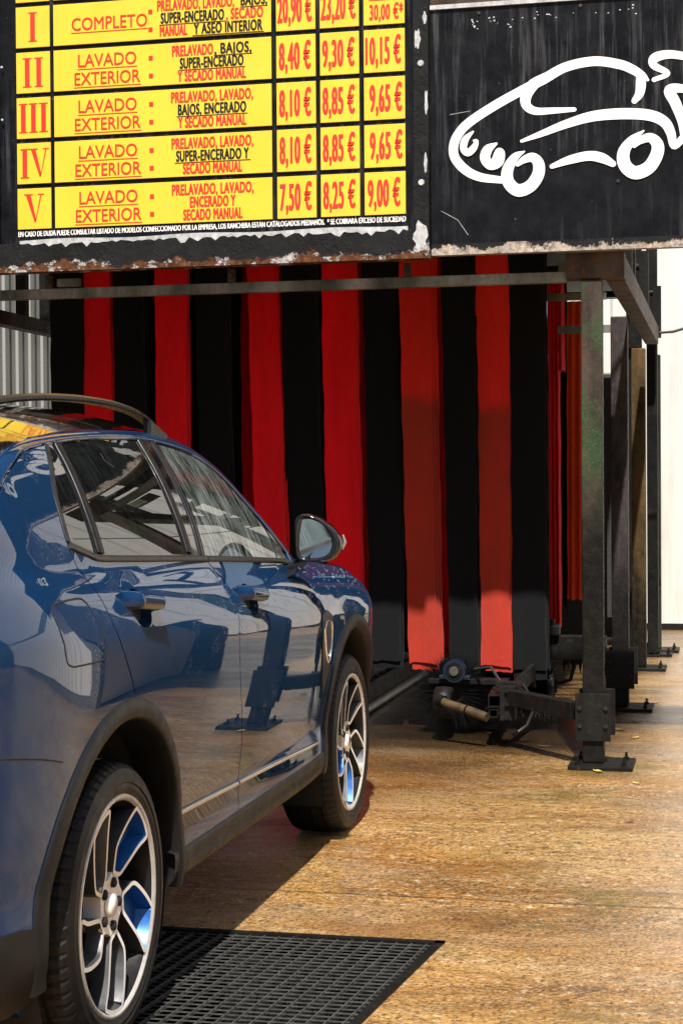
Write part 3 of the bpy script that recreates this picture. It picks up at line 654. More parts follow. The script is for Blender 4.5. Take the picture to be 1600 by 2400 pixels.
    # door mirrors
    for S in (1, -1):
        HO = [(.900, 1.258), (.912, 1.281), (.945, 1.287), (.992, 1.268), (1.032, 1.237), (1.061, 1.191), (1.046, 1.145), (1.0, 1.124), (.922, 1.126), (.906, 1.146)]
        GL = [(.926, 1.268), (.952, 1.272), (.998, 1.253), (1.026, 1.213), (1.030, 1.172), (1.004, 1.142), (.930, 1.136), (.917, 1.16), (.915, 1.20)]
        hp = resample(smoothline(HO+HO[:1], 6), 41)[:-1]; gp = resample(smoothline(GL+GL[:1], 6), 41)[:-1]
        k0 = np.argmin(np.linalg.norm(gp-hp[0], axis=1)); gp = np.roll(gp, -k0, 0); c = hp.mean(0); y = 1.79; K = 40
        mm = MB(); rows = []
        for dy, s_, q in ((.012, .985, gp), (.0, 1.0, gp*.35+hp*.65), (.004, 1.0, hp), (.03, 1.03, hp), (.075, .98, hp), (.115, .82, hp), (.140, .5, hp), (.146, .1, hp)):
            r_ = [(S*(c[0]+(p[0]-c[0])*s_), y+dy-.03*(p[0]-.98)/.08*0, c[1]+(p[1]-c[1])*s_) for p in q]; rows.append(r_+r_[:1])
        mm.grid(rows); mo = mm.build("door_mirror", "gloss", t)
        g_ = MB(); g_.add([(S*p[0], y+.011, p[1]) for p in gp], [tuple(range(K))]); g_.build("mirror_glass", "mirrorglass", mo)
        m = MB(); st = [(.855, 1.84, 1.085), (.90, 1.84, 1.105), (.94, 1.84, 1.135)]; rows = []
        for (px, py, pz), wd in zip(st, (.05, .045, .05)):
            rows.append([(S*(px+dx), py+dy, pz+dz) for dx, dy, dz in ((0, -wd, -.024), (.02, -wd*.9, .02), (.0, wd, .028), (-.02, wd, -.02), (0, -wd, -.024))])
        m.grid(rows, False); m.build("mirror_arm", "gloss", mo)
        m = MB(); m.tube([(S*1.066, y+.035, 1.215), (S*1.071, y+.045, 1.19), (S*1.060, y+.05, 1.165)], [.003, .006, .004], 10); m.build("indicator", "lens", mo)
    # centre surfaces: roof, screens, bonnet, tail
    Uy = [(-.93, 1.06), (-.75, 1.185), (-.5, 1.36), (-.3, 1.447), (-.175, 1.482), (-.059, 1.504), (.054, 1.518), (.165, 1.527), (.281, 1.537), (.398, 1.544), (.518, 1.551), (.726, 1.560), (.909, 1.564), (1.09, 1.565), (1.251, 1.560), (1.416, 1.548), (1.56, 1.523), (1.69, 1.474), (1.775, 1.410), (1.885, 1.330), (1.986, 1.254), (2.10, 1.165)]
    U = resample(np.array([(float(W0(y, z))-.038, y, z) for y, z in Uy]), 110)
    def cross(P, by, bz): return [(P[0]*s_, P[1]+by*(1-s_*s_), P[2]+bz*(1-s_**2*abs(s_)**.4)) for s_ in np.linspace(1, -1, 29)]
    def sec(a, b, mat, name, fy, fz):
        MB().grid([cross(p, fy(p[1]), fz(p[1])) for p in U if a <= p[1] <= b]).build(name, mat, t)
    fy = lambda y: .20*float(ss((y-1.15)/.6))-.10*float(ss((-.2-y)/.4)); fz = lambda y: .088-.060*float(ss((y-1.1)/.7))-.02*float(ss((-.3-y)/.4))
    sec(-.33, 1.33, 'roofp', "roof", fy, fz); sec(1.31, 2.2, 'windshield', "windscreen", fy, fz); sec(-.93, -.31, 'gloss', "rear_screen", fy, fz)
    ey = np.linspace(2.0, 3.56, 40)
    MB().grid([cross((float(Wd(y, float(cub(y, FEy, FEz))-.002)), y, float(cub(y, FEy, FEz))-.002), .24*float(ss((2.9-y)/.9))-.0, .045) for y in ey]).build("bonnet", "paint", t)
    MB().grid([[(x_, 2.02+.30*(1-(x_/.8)**2), z) for x_ in np.linspace(-.8, .8, 15)] for z in (1.165, 1.10, .95)]).build("cowl", "trim", t)
    MB().grid([[(s_*float(Wd(3.56, max(z, .3))), 3.56+.09*(1-s_*s_)+.02*math.sin((z-.25)*4), z) for s_ in np.linspace(-1, 1, 21)] for z in np.linspace(.25, .80, 14)]).build("front_bumper", "paint", t)
    MB().grid([[(s_*float(Wd(-.93, max(z, .3))), -.93-.07*(1-s_*s_)-.03*math.sin(max(0, min(1, (z-.3)/.5))*math.pi), z) for s_ in np.linspace(-1, 1, 21)] for z in np.linspace(.28, 1.06, 18)]).build("tailgate", "paint", t)
    MB().box((-.62, -.8, .22), (.62, 3.4, .30)).box((-.80, .55, .262), (.80, 2.2, .30)).build("underbody", "black", t)
    MB().box((-.78, -.5, .56), (.78, 2.0, .60)).box((-.72, -.62, .60), (.72, -.58, 1.15)).build("cabin_floor", "dash", t)
    rows = []
    for x_ in np.linspace(-.76, .76, 15):
        rows.append([(x_, y, z) for y, z in ((1.45, .60), (1.42, .90), (1.44, 1.02), (1.55, 1.085), (1.95, 1.10), (2.2, 1.07))])
    MB().grid(rows).build("dashboard", "dash", t)
    for x_ in (-.38, .38):
        m = MB(); m.box((x_-.25, .62, .60), (x_+.25, 1.15, .80), .05); M = Matrix.Translation((x_, .62, .78)) @ Matrix.Rotation(R(18), 4, 'X')
        m.box((-.24, -.07, 0), (.24, .06, .56), .05, M); m.box((-.13, -.05, .58), (.13, .05, .78), .04, M); m.build("front_seat", "seat", t)
    m = MB(); m.box((-.66, -.25, .60), (.66, .30, .78), .05); M = Matrix.Translation((0, -.25, .76)) @ Matrix.Rotation(R(16), 4, 'X'); m.box((-.65, -.08, 0), (.65, .06, .50), .05, M)
    for x_ in (-.4, .4): m.box((x_-.12, -.05, .51), (x_+.12, .05, .66), .03, M)
    m.build("rear_seat", "seat", t)
    m = MB(); M = Matrix.Translation((-.38, 1.36, 1.02)) @ Matrix.Rotation(R(65), 4, 'X')
    m.tube([M @ Vector((.18*math.cos(a), .18*math.sin(a), 0)) for a in np.linspace(0, 2*math.pi, 33)], .015, 8, False); m.beam(M @ Vector((-.17, 0, 0)), M @ Vector((.17, 0, 0)), .05, .03); m.build("steering_wheel", "seat", t)
    wheel(t, .903, 0, 1, 0); wheel(t, .893, WB, 1, -144); wheel(t, .903, 0, -1, 30); wheel(t, .893, WB, -1, 60)
    return t
car()

# ------------------------------------------------------------------ signs
SY = 8.35
def plate(m, x0, x1, z0, z1, y, th=.002): m.box((x0, y-th, z0), (x1, y, z1))
def lettering(parent, name, s, cx, z0, h, wid, y, mat, bold=0., align='C', slant=0.):
    """built-in letters scaled to a given cap height and width, as real thin letters on the sign face"""
    c = bpy.data.curves.new("t", 'FONT'); c.body = s; c.size = 1.; c.shear = slant; c.extrude = 0; c.resolution_u = 3; c.space_character = 1.1 if bold > .0015 else 1.0
    o = bpy.data.objects.new("t", c); COL.objects.link(o); bpy.context.view_layer.update()
    me = bpy.data.meshes.new_from_object(o.evaluated_get(bpy.context.evaluated_depsgraph_get())); bpy.data.objects.remove(o); bpy.data.curves.remove(c)
    co = np.array([v.co[:] for v in me.vertices])
    x0, x1 = co[:, 0].min(), co[:, 0].max(); sx = wid/(x1-x0); sz = h/CAPH
    m = MB(); polys = [tuple(p.vertices) for p in me.polygons]
    for k, (dx, dz) in enumerate(((0, 0), (-1, -.35), (1, .35), (-.5, .4), (.5, -.4)) if bold else ((0, 0),)):
        m.add([((a-(x0+x1)/2)*sx+cx+dx*bold, y-.0002*k, b*sz+z0+dz*bold) for a, b, _ in co], polys)
    bpy.data.meshes.remove(me)
    ob = m.build(name, mat, parent, recalc=False)
    for p in ob.data.polygons:
        if p.normal.y > 0: ob.data.flip_normals(); break
    return ob
def cap_height():
    c = bpy.data.curves.new("t", 'FONT'); c.body = 'H'; o = bpy.data.objects.new("t", c); COL.objects.link(o); bpy.context.view_layer.update()
    me = bpy.data.meshes.new_from_object(o.evaluated_get(bpy.context.evaluated_depsgraph_get())); h = max(v.co.y for v in me.vertices)
    bpy.data.objects.remove(o); bpy.data.curves.remove(c); bpy.data.meshes.remove(me); return h
CAPH = cap_height(); print('CAPH', CAPH)
def numeral(parent, s, cx, z0, h, y, mat):
    """serifed roman numeral"""
    m = MB(); k = h/1.0
    def I(x):
        for a, b, c, d in ((x-.085, x+.085, .04, .96), (x-.16, x+.16, 0, .035), (x-.16, x+.16, .965, 1.0)): m.add([(cx+a*k, y, z0+c*k), (cx+b*k, y, z0+c*k), (cx+b*k, y, z0+d*k), (cx+a*k, y, z0+d*k)], [(0, 1, 2, 3)])
    def V(x):
        for q in ([(x-.30, .965), (x-.13, .965), (x+.07, .12), (x+.02, 0.)], [(x+.02, 0.), (x+.07, .12), (x+.27, .965), (x+.225, .965)], [(x-.37, .965), (x-.05, .965), (x-.05, 1.), (x-.37, 1.)], [(x+.13, .965), (x+.36, .965), (x+.36, 1.), (x+.13, 1.)]):
            m.add([(cx+a*k, y, z0+b*k) for a, b in q], [(0, 1, 2, 3)])
    {'I': lambda: I(0), 'II': lambda: (I(-.21), I(.21)), 'III': lambda: (I(-.37), I(0), I(.37)), 'IV': lambda: (I(-.33), V(.20)), 'V': lambda: V(0)}[s]()
    ob = m.build("numeral", mat, parent, recalc=False)
    return ob
def price_board():
    t = thing("price_board", "yellow and black price list board with red lettering in a rusting black frame", "sign", (0, 0, 0))
    m = MB(); m.box((-3.95, SY+.004, 2.535), (-1.50, SY+.05, 4.6)); m.build("panel", "board", t)
    m = MB(); m.box((-3.95, SY-.030, 2.49), (-1.423, SY+.06, 2.513)).box((-3.95, SY-.012, 2.513), (-1.50, SY+.003, 2.640)); m.build("lower_frame", "edge", t)
    m = MB(); m.box((-1.50, SY-.014, 2.514), (-1.424, SY+.06, 4.6), .003); m.build("side_frame", "framev", t)
    m = MB(); m.box((-3.95, SY-.014, 2.66), (-3.67, SY+.003, 4.6)); m.build("left_frame", "board", t)
    # torn pale primer strip below the table and patches on the frame
    m = MB(); xs = np.linspace(-3.56, -1.53, 90); rng = random.Random(4)
    top = [2.655+.004*math.sin(x*9) for x in xs]; bot = [2.640-.012*rng.random()-(.018 if rng.random() > .85 else 0) for x in xs]
    m.add([(x, SY-.0135, z) for x, z in zip(xs, top)]+[(x, SY-.0135, z) for x, z in zip(xs, bot)], [(i, i+1, 90+i+1, 90+i) for i in range(89)]); m.build("torn_edge", "peel", t, recalc=False)
    for cx, cz, sx, sz in ((-1.468, 2.60, .034, .075), (-1.478, 3.56, .016, .05), (-1.44, 2.95, .008, .05), (-1.435, 3.25, .008, .06), (-1.44, 3.66, .010, .03)):
        m = MB(); P = [(cx+sx*math.cos(a)*(.7+.5*rng.random()), SY-.0155, cz+sz*math.sin(a)*(.7+.5*rng.random())) for a in np.linspace(0, 2*math.pi, 18)[:-1]]; m.add(P, [tuple(range(17))]); m.build("paint_chip", "peel", t)
    for z in (2.86, 3.44, 4.1):
        m = MB(); m.add([(-1.462+.013*math.cos(a), SY-.020, z+.013*math.sin(a)) for a in np.linspace(0, 2*math.pi, 13)[:-1]]+[(-1.462+.017*math.cos(a), SY-.0135, z+.017*math.sin(a)) for a in np.linspace(0, 2*math.pi, 13)[:-1]], [tuple(range(12))]+[(i, (i+1) % 12, 12+(i+1) % 12, 12+i) for i in range(12)]); m.build("frame_screw", "peel", t)
    for z in (3.55, 3.28): m = MB(); m.tube([(-3.648, SY-.020, z), (-3.648, SY-.012, z)], .006, 10); m.build("frame_screw", "peel", t)
    X = dict(n=(-3.573, -3.389), m=(-3.368, -2.216), a=(-2.190, -1.990), b=(-1.967, -1.770), c=(-1.746, -1.5416))
    zt0, pitch, hh = 3.6201, .2327, .2086; yl = SY-.0075
    rows = [('I', ['COMPLETO'], [[('PRELAVADO, LAVADO, ', 0), ('BAJOS,', 1)], [('SUPER-ENCERADO', 1), (', SECADO', 0)], [('MANUAL ', 0), ('Y ASEO INTERIOR', 1)]], ('20,90 €', '23,20 €', '30,00 €*')),
            ('II', ['LAVADO', 'EXTERIOR'], [[('PRELAVADO', 0), (', BAJOS,', 1)], [('SUPER-ENCERADO', 1)], [('Y SECADO MANUAL', 0)]], ('8,40 €', '9,30 €', '10,15 €')),
            ('III', ['LAVADO', 'EXTERIOR'], [[('PRELAVADO, LAVADO,', 0)], [('BAJOS, ENCERADO', 1)], [('Y SECADO MANUAL', 0)]], ('8,10 €', '8,85 €', '9,65 €')),
            ('IV', ['LAVADO', 'EXTERIOR'], [[('PRELAVADO, LAVADO,', 0)], [('SUPER-ENCERADO Y', 1)], [('SECADO MANUAL', 0)]], ('8,10 €', '8,85 €', '9,65 €')),
            ('V', ['LAVADO', 'EXTERIOR'], [[('PRELAVADO, LAVADO,', 0)], [('ENCERADO Y', 0)], [('SECADO MANUAL', 0)]], ('7,50 €', '8,25 €', '9,00 €'))]
    def cell(k, z1, h=hh):
        m = MB(); m.box((X[k][0], SY-.006, z1-h), (X[k][1], SY+.0035, z1), .0012); return m.build("price_cell" if k in 'abc' else "text_cell", "yellow", t)
    CW = .0362   # width of one condensed capital
    def uline(par, x0, x1, z, mat): m = MB(); m.box((x0, yl-.0004, z-.0022), (x1, yl+.0004, z+.0012)); return m.build("underline", mat, par)
    for k in 'nmabc': cell(k, zt0+2*pitch+.03, .2386)
    for r_, (num, names, desc, prices) in enumerate(rows):
        z1 = zt0-(r_-1)*pitch; cn = cell('n', z1); numeral(cn, num, (X['n'][0]+X['n'][1])/2, z1-hh*.86, hh*.72, yl, 'redink')
        cm = cell('m', z1)
        for i, s in enumerate(names):
            zb = z1-hh*(.44 if i == 0 else .88) if len(names) == 2 else z1-hh*.66
            wid = {'LAVADO': .312, 'EXTERIOR': .352, 'COMPLETO': .405}[s]; cx = -3.078 if len(names) == 2 else -3.065
            lettering(cm, "lettering", s, cx, zb, .062, wid, yl, 'redink', .0007); uline(cm, cx-wid/2-.004, cx+wid/2+.004, zb-.012, 'redink')
        m = MB()
        for zz in (.33, .76): m.box((-2.856, yl-.0005, z1-hh*zz-.011), (-2.834, yl+.0005, z1-hh*zz+.011))
        m.build("bullet", "redink", cm)
        for i, parts in enumerate(desc):
            zb = z1-hh*(.325+.305*i); n_ = sum(len(s) for s, _ in parts); tot = min(.585, n_*.0248); x = -2.525-tot/2
            for s, dk in parts:
                wl = tot*len(s)/n_; sp = tot/n_; st = s.strip(' '); lead = len(s)-len(s.lstrip(' ')); wv = len(st)*sp
                lettering(cm, "lettering", st, x+lead*sp+wv/2, zb, .052, wv*.95, yl, 'blackink' if dk else 'redink', .0024)
                if dk: uline(cm, x+lead*sp, x+lead*sp+wv, zb-.0075, 'blackink')
                x += wl
        for k, s in zip('abc', prices):
            cp = cell(k, z1); cx = (X[k][0]+X[k][1])/2
            if s.endswith('*'):
                lettering(cp, "lettering", s, cx+.012, z1-hh*.88, .072, .165, yl, 'redink', .0022); uline(cp, cx-.075, cx+.075, z1-hh*.42, 'redink')
            else: lettering(cp, "lettering", s, cx-.005+(.012 if s.startswith('9,65') else 0), z1-hh*.80, .128, .158 if len(s) < 7 else .172, yl, 'redink', .0034)
    lettering(t, "footnote_lettering", 'EN CASO DE DUDA PUEDE CONSULTAR LISTADO DE MODELOS CONFECCIONADO POR LA EMPRESA, LOS RANCHERA ESTÁN CATALOGADOS MEDIANOS.  * SE COBRARÁ EXCESO DE SUCIEDAD', -2.558, 2.677, .027, 2.03, SY+.003, 'whiteink', .0011)
price_board()
def logo_sign():
    t = thing("logo_sign", "black metal sign with a white line drawing of a car, dusty along its lower rim", "sign", (0, 0, 0))
    LY = SY+.012
    m = MB(); m.box((-1.417, LY, 2.560), (1.2, LY+.05, 3.700)); m.build("panel", "board", t)
    m = MB(); m.box((-1.417, LY-.006, 2.505), (1.2, LY+.05, 2.559)); m.build("lower_rim", "edger", t)
    m = MB(); m.box((-1.417, LY-.012, 3.701), (1.2, LY+.05, 3.722)); m.build("upper_rim", "peel", t)
    def px(a, b): # photo tracing (2.24x crop at 900,0) to the sign plane
        u, v_ = a/2.24+900, b/2.24
        X = -1.4285+(u-1000)*(1.2205/600); Xr = X
        zt = 3.702-(v_-22-(u-1005)*-.0625)*(1.1965/ (575-(u-1005)*-.0335))
        return X, zt
    S = [
     [(1388, 420, 14), (1360, 398, 40), (1310, 365, 48), (1240, 337, 50), (1110, 320, 50), (960, 350, 50), (840, 415, 52), (740, 465, 48), (600, 540, 48), (470, 620, 48), (400, 680, 48), (362, 750, 50), (365, 820, 50), (420, 885, 50), (500, 925, 45), (620, 942, 36)],
     [(850, 400, 40), (785, 445, 60), (750, 500, 58), (752, 550, 50), (800, 580, 40), (900, 578, 32), (1005, 573, 22)],
     [(1345, 385, 36), (1352, 430, 52), (1345, 490, 46), (1318, 530, 30)],
     [(725, 738, 16), (830, 700, 32), (960, 650, 44), (1100, 610, 54), (1250, 597, 58), (1390, 605, 58), (1470, 640, 56), (1505, 700, 48), (1520, 768, 36), (1560, 735, 38), (1600, 690, 40), (1640, 640, 40)],
     [(1420, 420, 24), (1490, 387, 28), (1420, 345, 40), (1425, 305, 50), (1500, 287, 44), (1600, 305, 40), (1700, 350, 40)],
     [(1660, 540, 30), (1580, 472, 40), (1500, 475, 56), (1530, 545, 56), (1565, 640, 50), (1575, 720, 40)],
     [(885, 872, 24), (980, 838, 44), (1080, 818, 50), (1150, 830, 52), (1205, 860, 34)],
     [(740, 793, 8), (690, 822, 42), (650, 890, 60), (655, 955, 64), (705, 997, 66), (770, 975, 64), (812, 915, 64), (815, 858, 60), (785, 825, 50), (740, 835, 38), (703, 862, 20)],
     [(1366, 688, 8), (1305, 735, 42), (1262, 800, 62), (1268, 868, 68), (1320, 908, 70), (1390, 882, 68), (1432, 815, 66), (1436, 760, 62), (1400, 725, 50), (1350, 738, 38), (1316, 768, 20)],
     [(466, 688, 10), (425, 728, 36), (414, 775, 38), (438, 798, 38), (470, 772, 36), (485, 738, 20), (470, 735, 12)],
     [(590, 752, 14), (545, 782, 50), (530, 828, 54), (560, 862, 54), (602, 845, 54), (618, 800, 36), (598, 790, 26), (570, 832, 8)]]
    for si, s in enumerate(S):
        P = smoothline(s, 7); yo = LY-.0012-.0006*si; m = MB(); rows = []; N = len(P); out = []
        for i in range(N):
            d = P[min(i+1, N-1)][:2]-P[max(i-1, 0)][:2]; d /= max(1e-9, np.linalg.norm(d)); nn = np.array([-d[1], d[0]])*max(4, P[i][2])/2
            a, b = P[i][:2]+nn, P[i][:2]-nn; yy = yo-.0003*i/N; rows.append([(px(*a)[0], yy, px(*a)[1]), (px(*b)[0], yy, px(*b)[1])])
        m.grid(rows, False)
        for e_, sg in ((0, -1), (N-1, 1)):
            d = (P[min(e_+1, N-1)]-P[max(e_-1, 0)])[:2]; a0 = math.atan2(d[1], d[0])+(0 if sg > 0 else math.pi); rr = max(4, P[e_][2])/2
            m.add([(px(P[e_][0]+rr*math.cos(a0+b), P[e_][1]+rr*math.sin(a0+b))[0], yo-.00045, px(P[e_][0]+rr*math.cos(a0+b), P[e_][1]+rr*math.sin(a0+b))[1]) for b in np.linspace(-math.pi/2, math.pi/2, 9)], [tuple(range(9))])
        m.build("car_drawing", "whiteink", t)
    rng = random.Random(11)
    for k in range(34):
        a = 380+rng.random()*950; b = 125-(a-380)*.085+rng.gauss(0, 14); x, z = px(a, b); r_ = .0022+.003*rng.random()
        m = MB(); m.add([(x+r_*math.cos(q)*1.2, LY-.0009, z+r_*.8*math.sin(q)) for q in np.linspace(0, 2*math.pi, 8)[:-1]], [tuple(range(7))]); m.build("paint_chip", "peel", t)
    for (a, b, c, d) in ((340, 597, 450, 578), (290, 1103, 380, 1150), (380, 1150, 436, 1230)):
        x0, z0 = px(a, b); x1, z1 = px(c, d); m = MB(); m.beam((x0, LY-.0004, z0), (x1, LY-.0004, z1), .0008, .002); m.build("scratch", "peel", t)
    for a, b in ((1232, 950), (1040, 28), (500, 65)):
        x, z = px(a, b); m = MB(); m.tube([(x, LY-.006, z), (x, LY+.001, z)], .008, 12); m.build("rivet", "beam", t)
logo_sign()

# ------------------------------------------------------------------ steel frame of the wash
def gantry():
    t = thing("wash_gantry", "weathered steel frame of the car wash on square posts, carrying both signs", "gantry", (0, 0, 0))
    PX = -.650
    def post(x, y, z1, mat, wid=.102, plate_=.155, sleeve=False):
        m = MB(); m.box((x-wid/2, y-wid/2, .021), (x+wid/2, y+wid/2, z1), .007); p = m.build("post", mat, t)
        m = MB(); m.box((x-plate_+.04, y-plate_, .001), (x+plate_+.04, y+plate_, .020), .003); m.build("base_plate", "blacksteel", p)
        for dx in (-1, 1):
            for dy in (-1, 1):
                m = MB(); cx, cy = x+.04+dx*plate_*.72, y+dy*plate_*.6
                m.tube([(cx, cy, .020), (cx, cy, .034)], .014, 6); m.tube([(cx, cy, .034), (cx, cy, .056)], .007, 8); m.build("anchor_bolt", "blacksteel", p)
        if sleeve:
            m = MB(); m.box((x-.085, y-.068, .130), (x+.085, y-.054, .362), .002).box((x-.075, y+.054, .145), (x+.10, y+.068, .372), .002)
            s = m.build("clamp_plate", "blacksteel", p)
            for dx in (-.063, .063):
                for z in (.205, .292): m = MB(); m.tube([(x+dx, y-.080, z), (x+dx, y-.067, z)], .011, 6); m.build("clamp_bolt", "postd", s)
        return p
    post(PX, 8.50, 2.370, 'post', sleeve=True); post(PX, 10.66, 2.395, 'postb', sleeve=True); post(PX-.0, 12.92, 2.37, 'postc'); post(PX+.055, 14.33, 2.42, 'postd')
    post(-.735, 13.95, 4.3, 'blacksteel', .12); post(-.595, 13.95, 4.3, 'blacksteel', .085, .11)
    post(-4.04, 8.50, 2.31, 'postb'); post(-3.99, 10.15, 2.55, 'blacksteel', .085)
    m = MB(); m.box((-.769, 8.44, 2.380), (-.490, 8.56, 2.503), .004); m.build("corner_block", "beam", t)
    m = MB(); m.box((-.585, 8.562, 2.376), (-.492, 12.6, 2.500), .004); m.build("side_beam", "beam", t)
    m = MB(); m.box((-4.09, 8.562, 2.305), (-4.0, 13.2, 2.385), .004); m.build("side_beam", "postb", t)
    m = MB(); m.box((-4.3, 8.475, 2.368), (-.770, 8.525, 2.420), .004); m.build("front_rail", "railst", t)
    for x in (-3.46, -2.47, -1.56):
        m = MB(); m.box((x-.018, 8.47, 2.421), (x+.018, 8.50, 2.49), .002); h_ = m.build("rail_hanger", "beam", t)
        m = MB(); m.tube([(x, 8.455, 2.452), (x, 8.53, 2.452)], .012, 8); m.build("clamp_bolt", "beam", h_)
    m = MB(); m.box((-3.40, 8.44, 2.425), (-3.28, 8.475, 2.465), .002); m.build("rail_bracket", "railst", t)
    for q in (((-1.02, 10.6, 2.30), (-.70, 10.64, 2.345)), ((-1.30, 10.2, 2.46), (-.70, 10.24, 2.50)), ((-.9, 9.4, 2.52), (-.66, 9.46, 2.585))): MB().box(*q).build("cross_brace", "railst", t)
    for y, z, xe in ((9.5, 2.74, -.57), (9.86, 2.74, -.57), (11.5, 2.80, -.57), (13.6, 2.85, -.57)):
        m = MB(); m.tube([(-4.0, y, z), (xe, y, z)], .025, 10)
        for x in (-4.045, -.54): m.box((x-.03, y-.03, 2.386 if x < -2 else 2.501), (x+.03, y+.03, 2.90))
        m.build("curtain_pole", "blacksteel", t)
    m = MB(); m.box((-3.9, 8.70, 3.05), (-.72, 15.9, 3.09)); m.build("added_roof_sheet", "dark", t)  # roof added to keep sky light off the curtain and interior
    m = MB(); m.box((-4.05, 15.3, 0.02), (-.80, 15.34, 2.30)); m.build("back_screen", "dark", t)
    m = MB(); m.box((-1.0, 14.6, .25), (-.72, 14.64, 2.2)); m.build("side_screen", "dark", t)
gantry()

# ------------------------------------------------------------------ the cloth curtain
def strip(label, mat, xt0, xt1, xb0, xb1, z0, y=9.5, layers=3, ztop=2.755, seed=1, group=None):
    rng = random.Random(seed); m = MB(); NZ = 46
    ph = rng.random()*6; am = .010+.012*rng.random(); lean = rng.gauss(0, .012)
    for l in range(layers):
        oy = l*.013; ox = l*((.014 if mat == 'redd' else .005)+.005*rng.random())+(0 if l == 0 else rng.gauss(0, .004)); zb = z0+(l*-.04 if l < 2 else .015)+rng.gauss(0, .006); front = []; back = []
        NX = 8; wob = rng.random()*6
        for i in range(NZ+1):
            u = i/NZ; z = ztop+(zb-ztop)*u; a = xt0+(xb0-xt0)*u+ox; b = xt1+(xb1-xt1)*u+ox
            a += .0025*math.sin(u*23+wob)+.002*math.sin(u*61+wob*2); b += .0025*math.sin(u*19+wob*1.7)+.002*math.sin(u*57+wob)
            yy = y+oy+am*math.sin(u*4+ph)*u+lean*u
            rf = []; rb = []
            for j in range(NX+1):
                v_ = j/NX; x = a+(b-a)*v_; cup = (.014+.010*math.sin(ph*3))*(2*v_-1)**2*math.sin(u*3+ph)+.004*math.sin(v_*5+u*9+ph)*u+.001*math.sin(v_*11+u*21+l)
                zz = z+(.004*math.sin(v_*5+l)+.010*(v_-.5)*math.sin(ph)+rng.gauss(0, .0022) if i == NZ else 0)
                rf.append((x, yy+cup, zz)); rb.append((x, yy+cup+.009, zz))
            front.append(rf); back.append(rb)
        m.grid(front); m.grid([r_[::-1] for r_ in back])
        n_ = NX
        m.grid([[f[0], b[0]] for f, b in zip(front, back)], False); m.grid([[f[n_], b[n_]] for f, b in zip(front, back)], False)
        m.grid([[f, b] for f, b in zip(front[-1], back[-1])], False)
    o = m.build("curtain_strip", mat, recalc=False); return tag(o, label, "curtain strip", group)
def XW(px, y, z=1.5): # picture column (1568 wide) at depth y, used once to read off strip positions
    u = px/.98; d = fw+r2*((u-800)/4041.7); return d.x/d.y*y
FR = [('b', 120, 194, 120, 194, 'leftmost black cloth strip of the front curtain row, beside the grey corrugated wall'),
      ('r', 193, 255, 195, 256, 'leftmost red cloth strip of the front curtain row, above the black car roof'),
      ('b', 263, 332, 268, 335, 'black cloth strip between the two leftmost red strips of the front curtain row'),
      ('r', 361, 431, 357, 427, 'second red front strip from the left, above the end of the roof rail'),
      ('b', 454, 527, 463, 533, 'black front strip between the red strip over the roof rail and the leaning red strip'),
      ('r', 568, 641, 598, 664, 'red cloth strip that leans to the right on its way down, behind the windscreen pillar'),
      ('b', 650, 730, 662, 742, 'black cloth strip just left of the bright red strip behind the door mirror'),
      ('r', 741, 815, 753, 828, 'bright red front cloth strip hanging just behind the door mirror of the blue car'),
      ('b', 832, 915, 849, 919, 'black strip with sunlit grey hem just right of the front fender of the blue car'),
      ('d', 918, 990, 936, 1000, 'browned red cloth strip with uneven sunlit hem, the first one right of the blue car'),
      ('b', 1014, 1090, 1030, 1094, 'black cloth strip between the two browned red strips'),
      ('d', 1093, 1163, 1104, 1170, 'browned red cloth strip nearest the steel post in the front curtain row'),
      ('b', 1168, 1250, 1176, 1252, 'rightmost black cloth strip of the front curtain row, beside the green stained post')]
ZB = [.40, .40, .38, .39, .38, .40, .38, .385, .395, .385, .355, .37, .345]
for i, ((c, a, b, a2, b2, lab), zb) in enumerate(zip(FR, ZB)):
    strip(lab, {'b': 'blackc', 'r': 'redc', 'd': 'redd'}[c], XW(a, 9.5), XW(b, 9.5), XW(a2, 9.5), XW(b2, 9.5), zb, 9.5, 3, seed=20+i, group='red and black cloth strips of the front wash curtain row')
SR = [(236, 280, 238, 282, 'blackc', 'black strip in the second row behind the leftmost red front strip'), (322, 372, 322, 372, 'blackc', 'black second row strip behind the gap left of the second red front strip'), (420, 470, 420, 470, 'blackc', 'black second row strip behind the gap right of the second red front strip'),
      (380, 443, 378, 441, 'redc', 'dark red strip edge showing behind the second red strip from the left'), (556, 620, 566, 625, 'redc', 'shaded red strip showing to the left of the leaning red strip'),
      (770, 838, 782, 846, 'redc', 'shaded red strip showing to the right of the bright red mirror strip'), (965, 1022, 985, 1034, 'redc', 'shaded shorter red strip showing right of the first browned red strip'),
      (1060, 1110, 1072, 1112, 'redc', 'red strip edge between the last browned red strip and the black one left of it'), (466, 555, 470, 558, 'blackc', 'black strip in the second row behind the gap left of the leaning red strip'),
      (660, 744, 670, 752, 'blackc', 'black strip in the second row behind the gap left of the bright red front strip'), (850, 920, 862, 930, 'blackc', 'black strip in the second row behind the gap left of the first browned red strip'), (1184, 1252, 1190, 1254, 'blackc', 'second row black strip peeping out beside the rightmost black front strip')]
for i, (a, b, a2, b2, mt, lab) in enumerate(SR):
    strip(lab, mt, XW(a, 9.86), XW(b, 9.86), XW(a2, 9.86), XW(b2, 9.86), .43+.02*(i % 3), 9.86, 2, ztop=2.745, seed=60+i, group='second row cloth strips behind the front row')
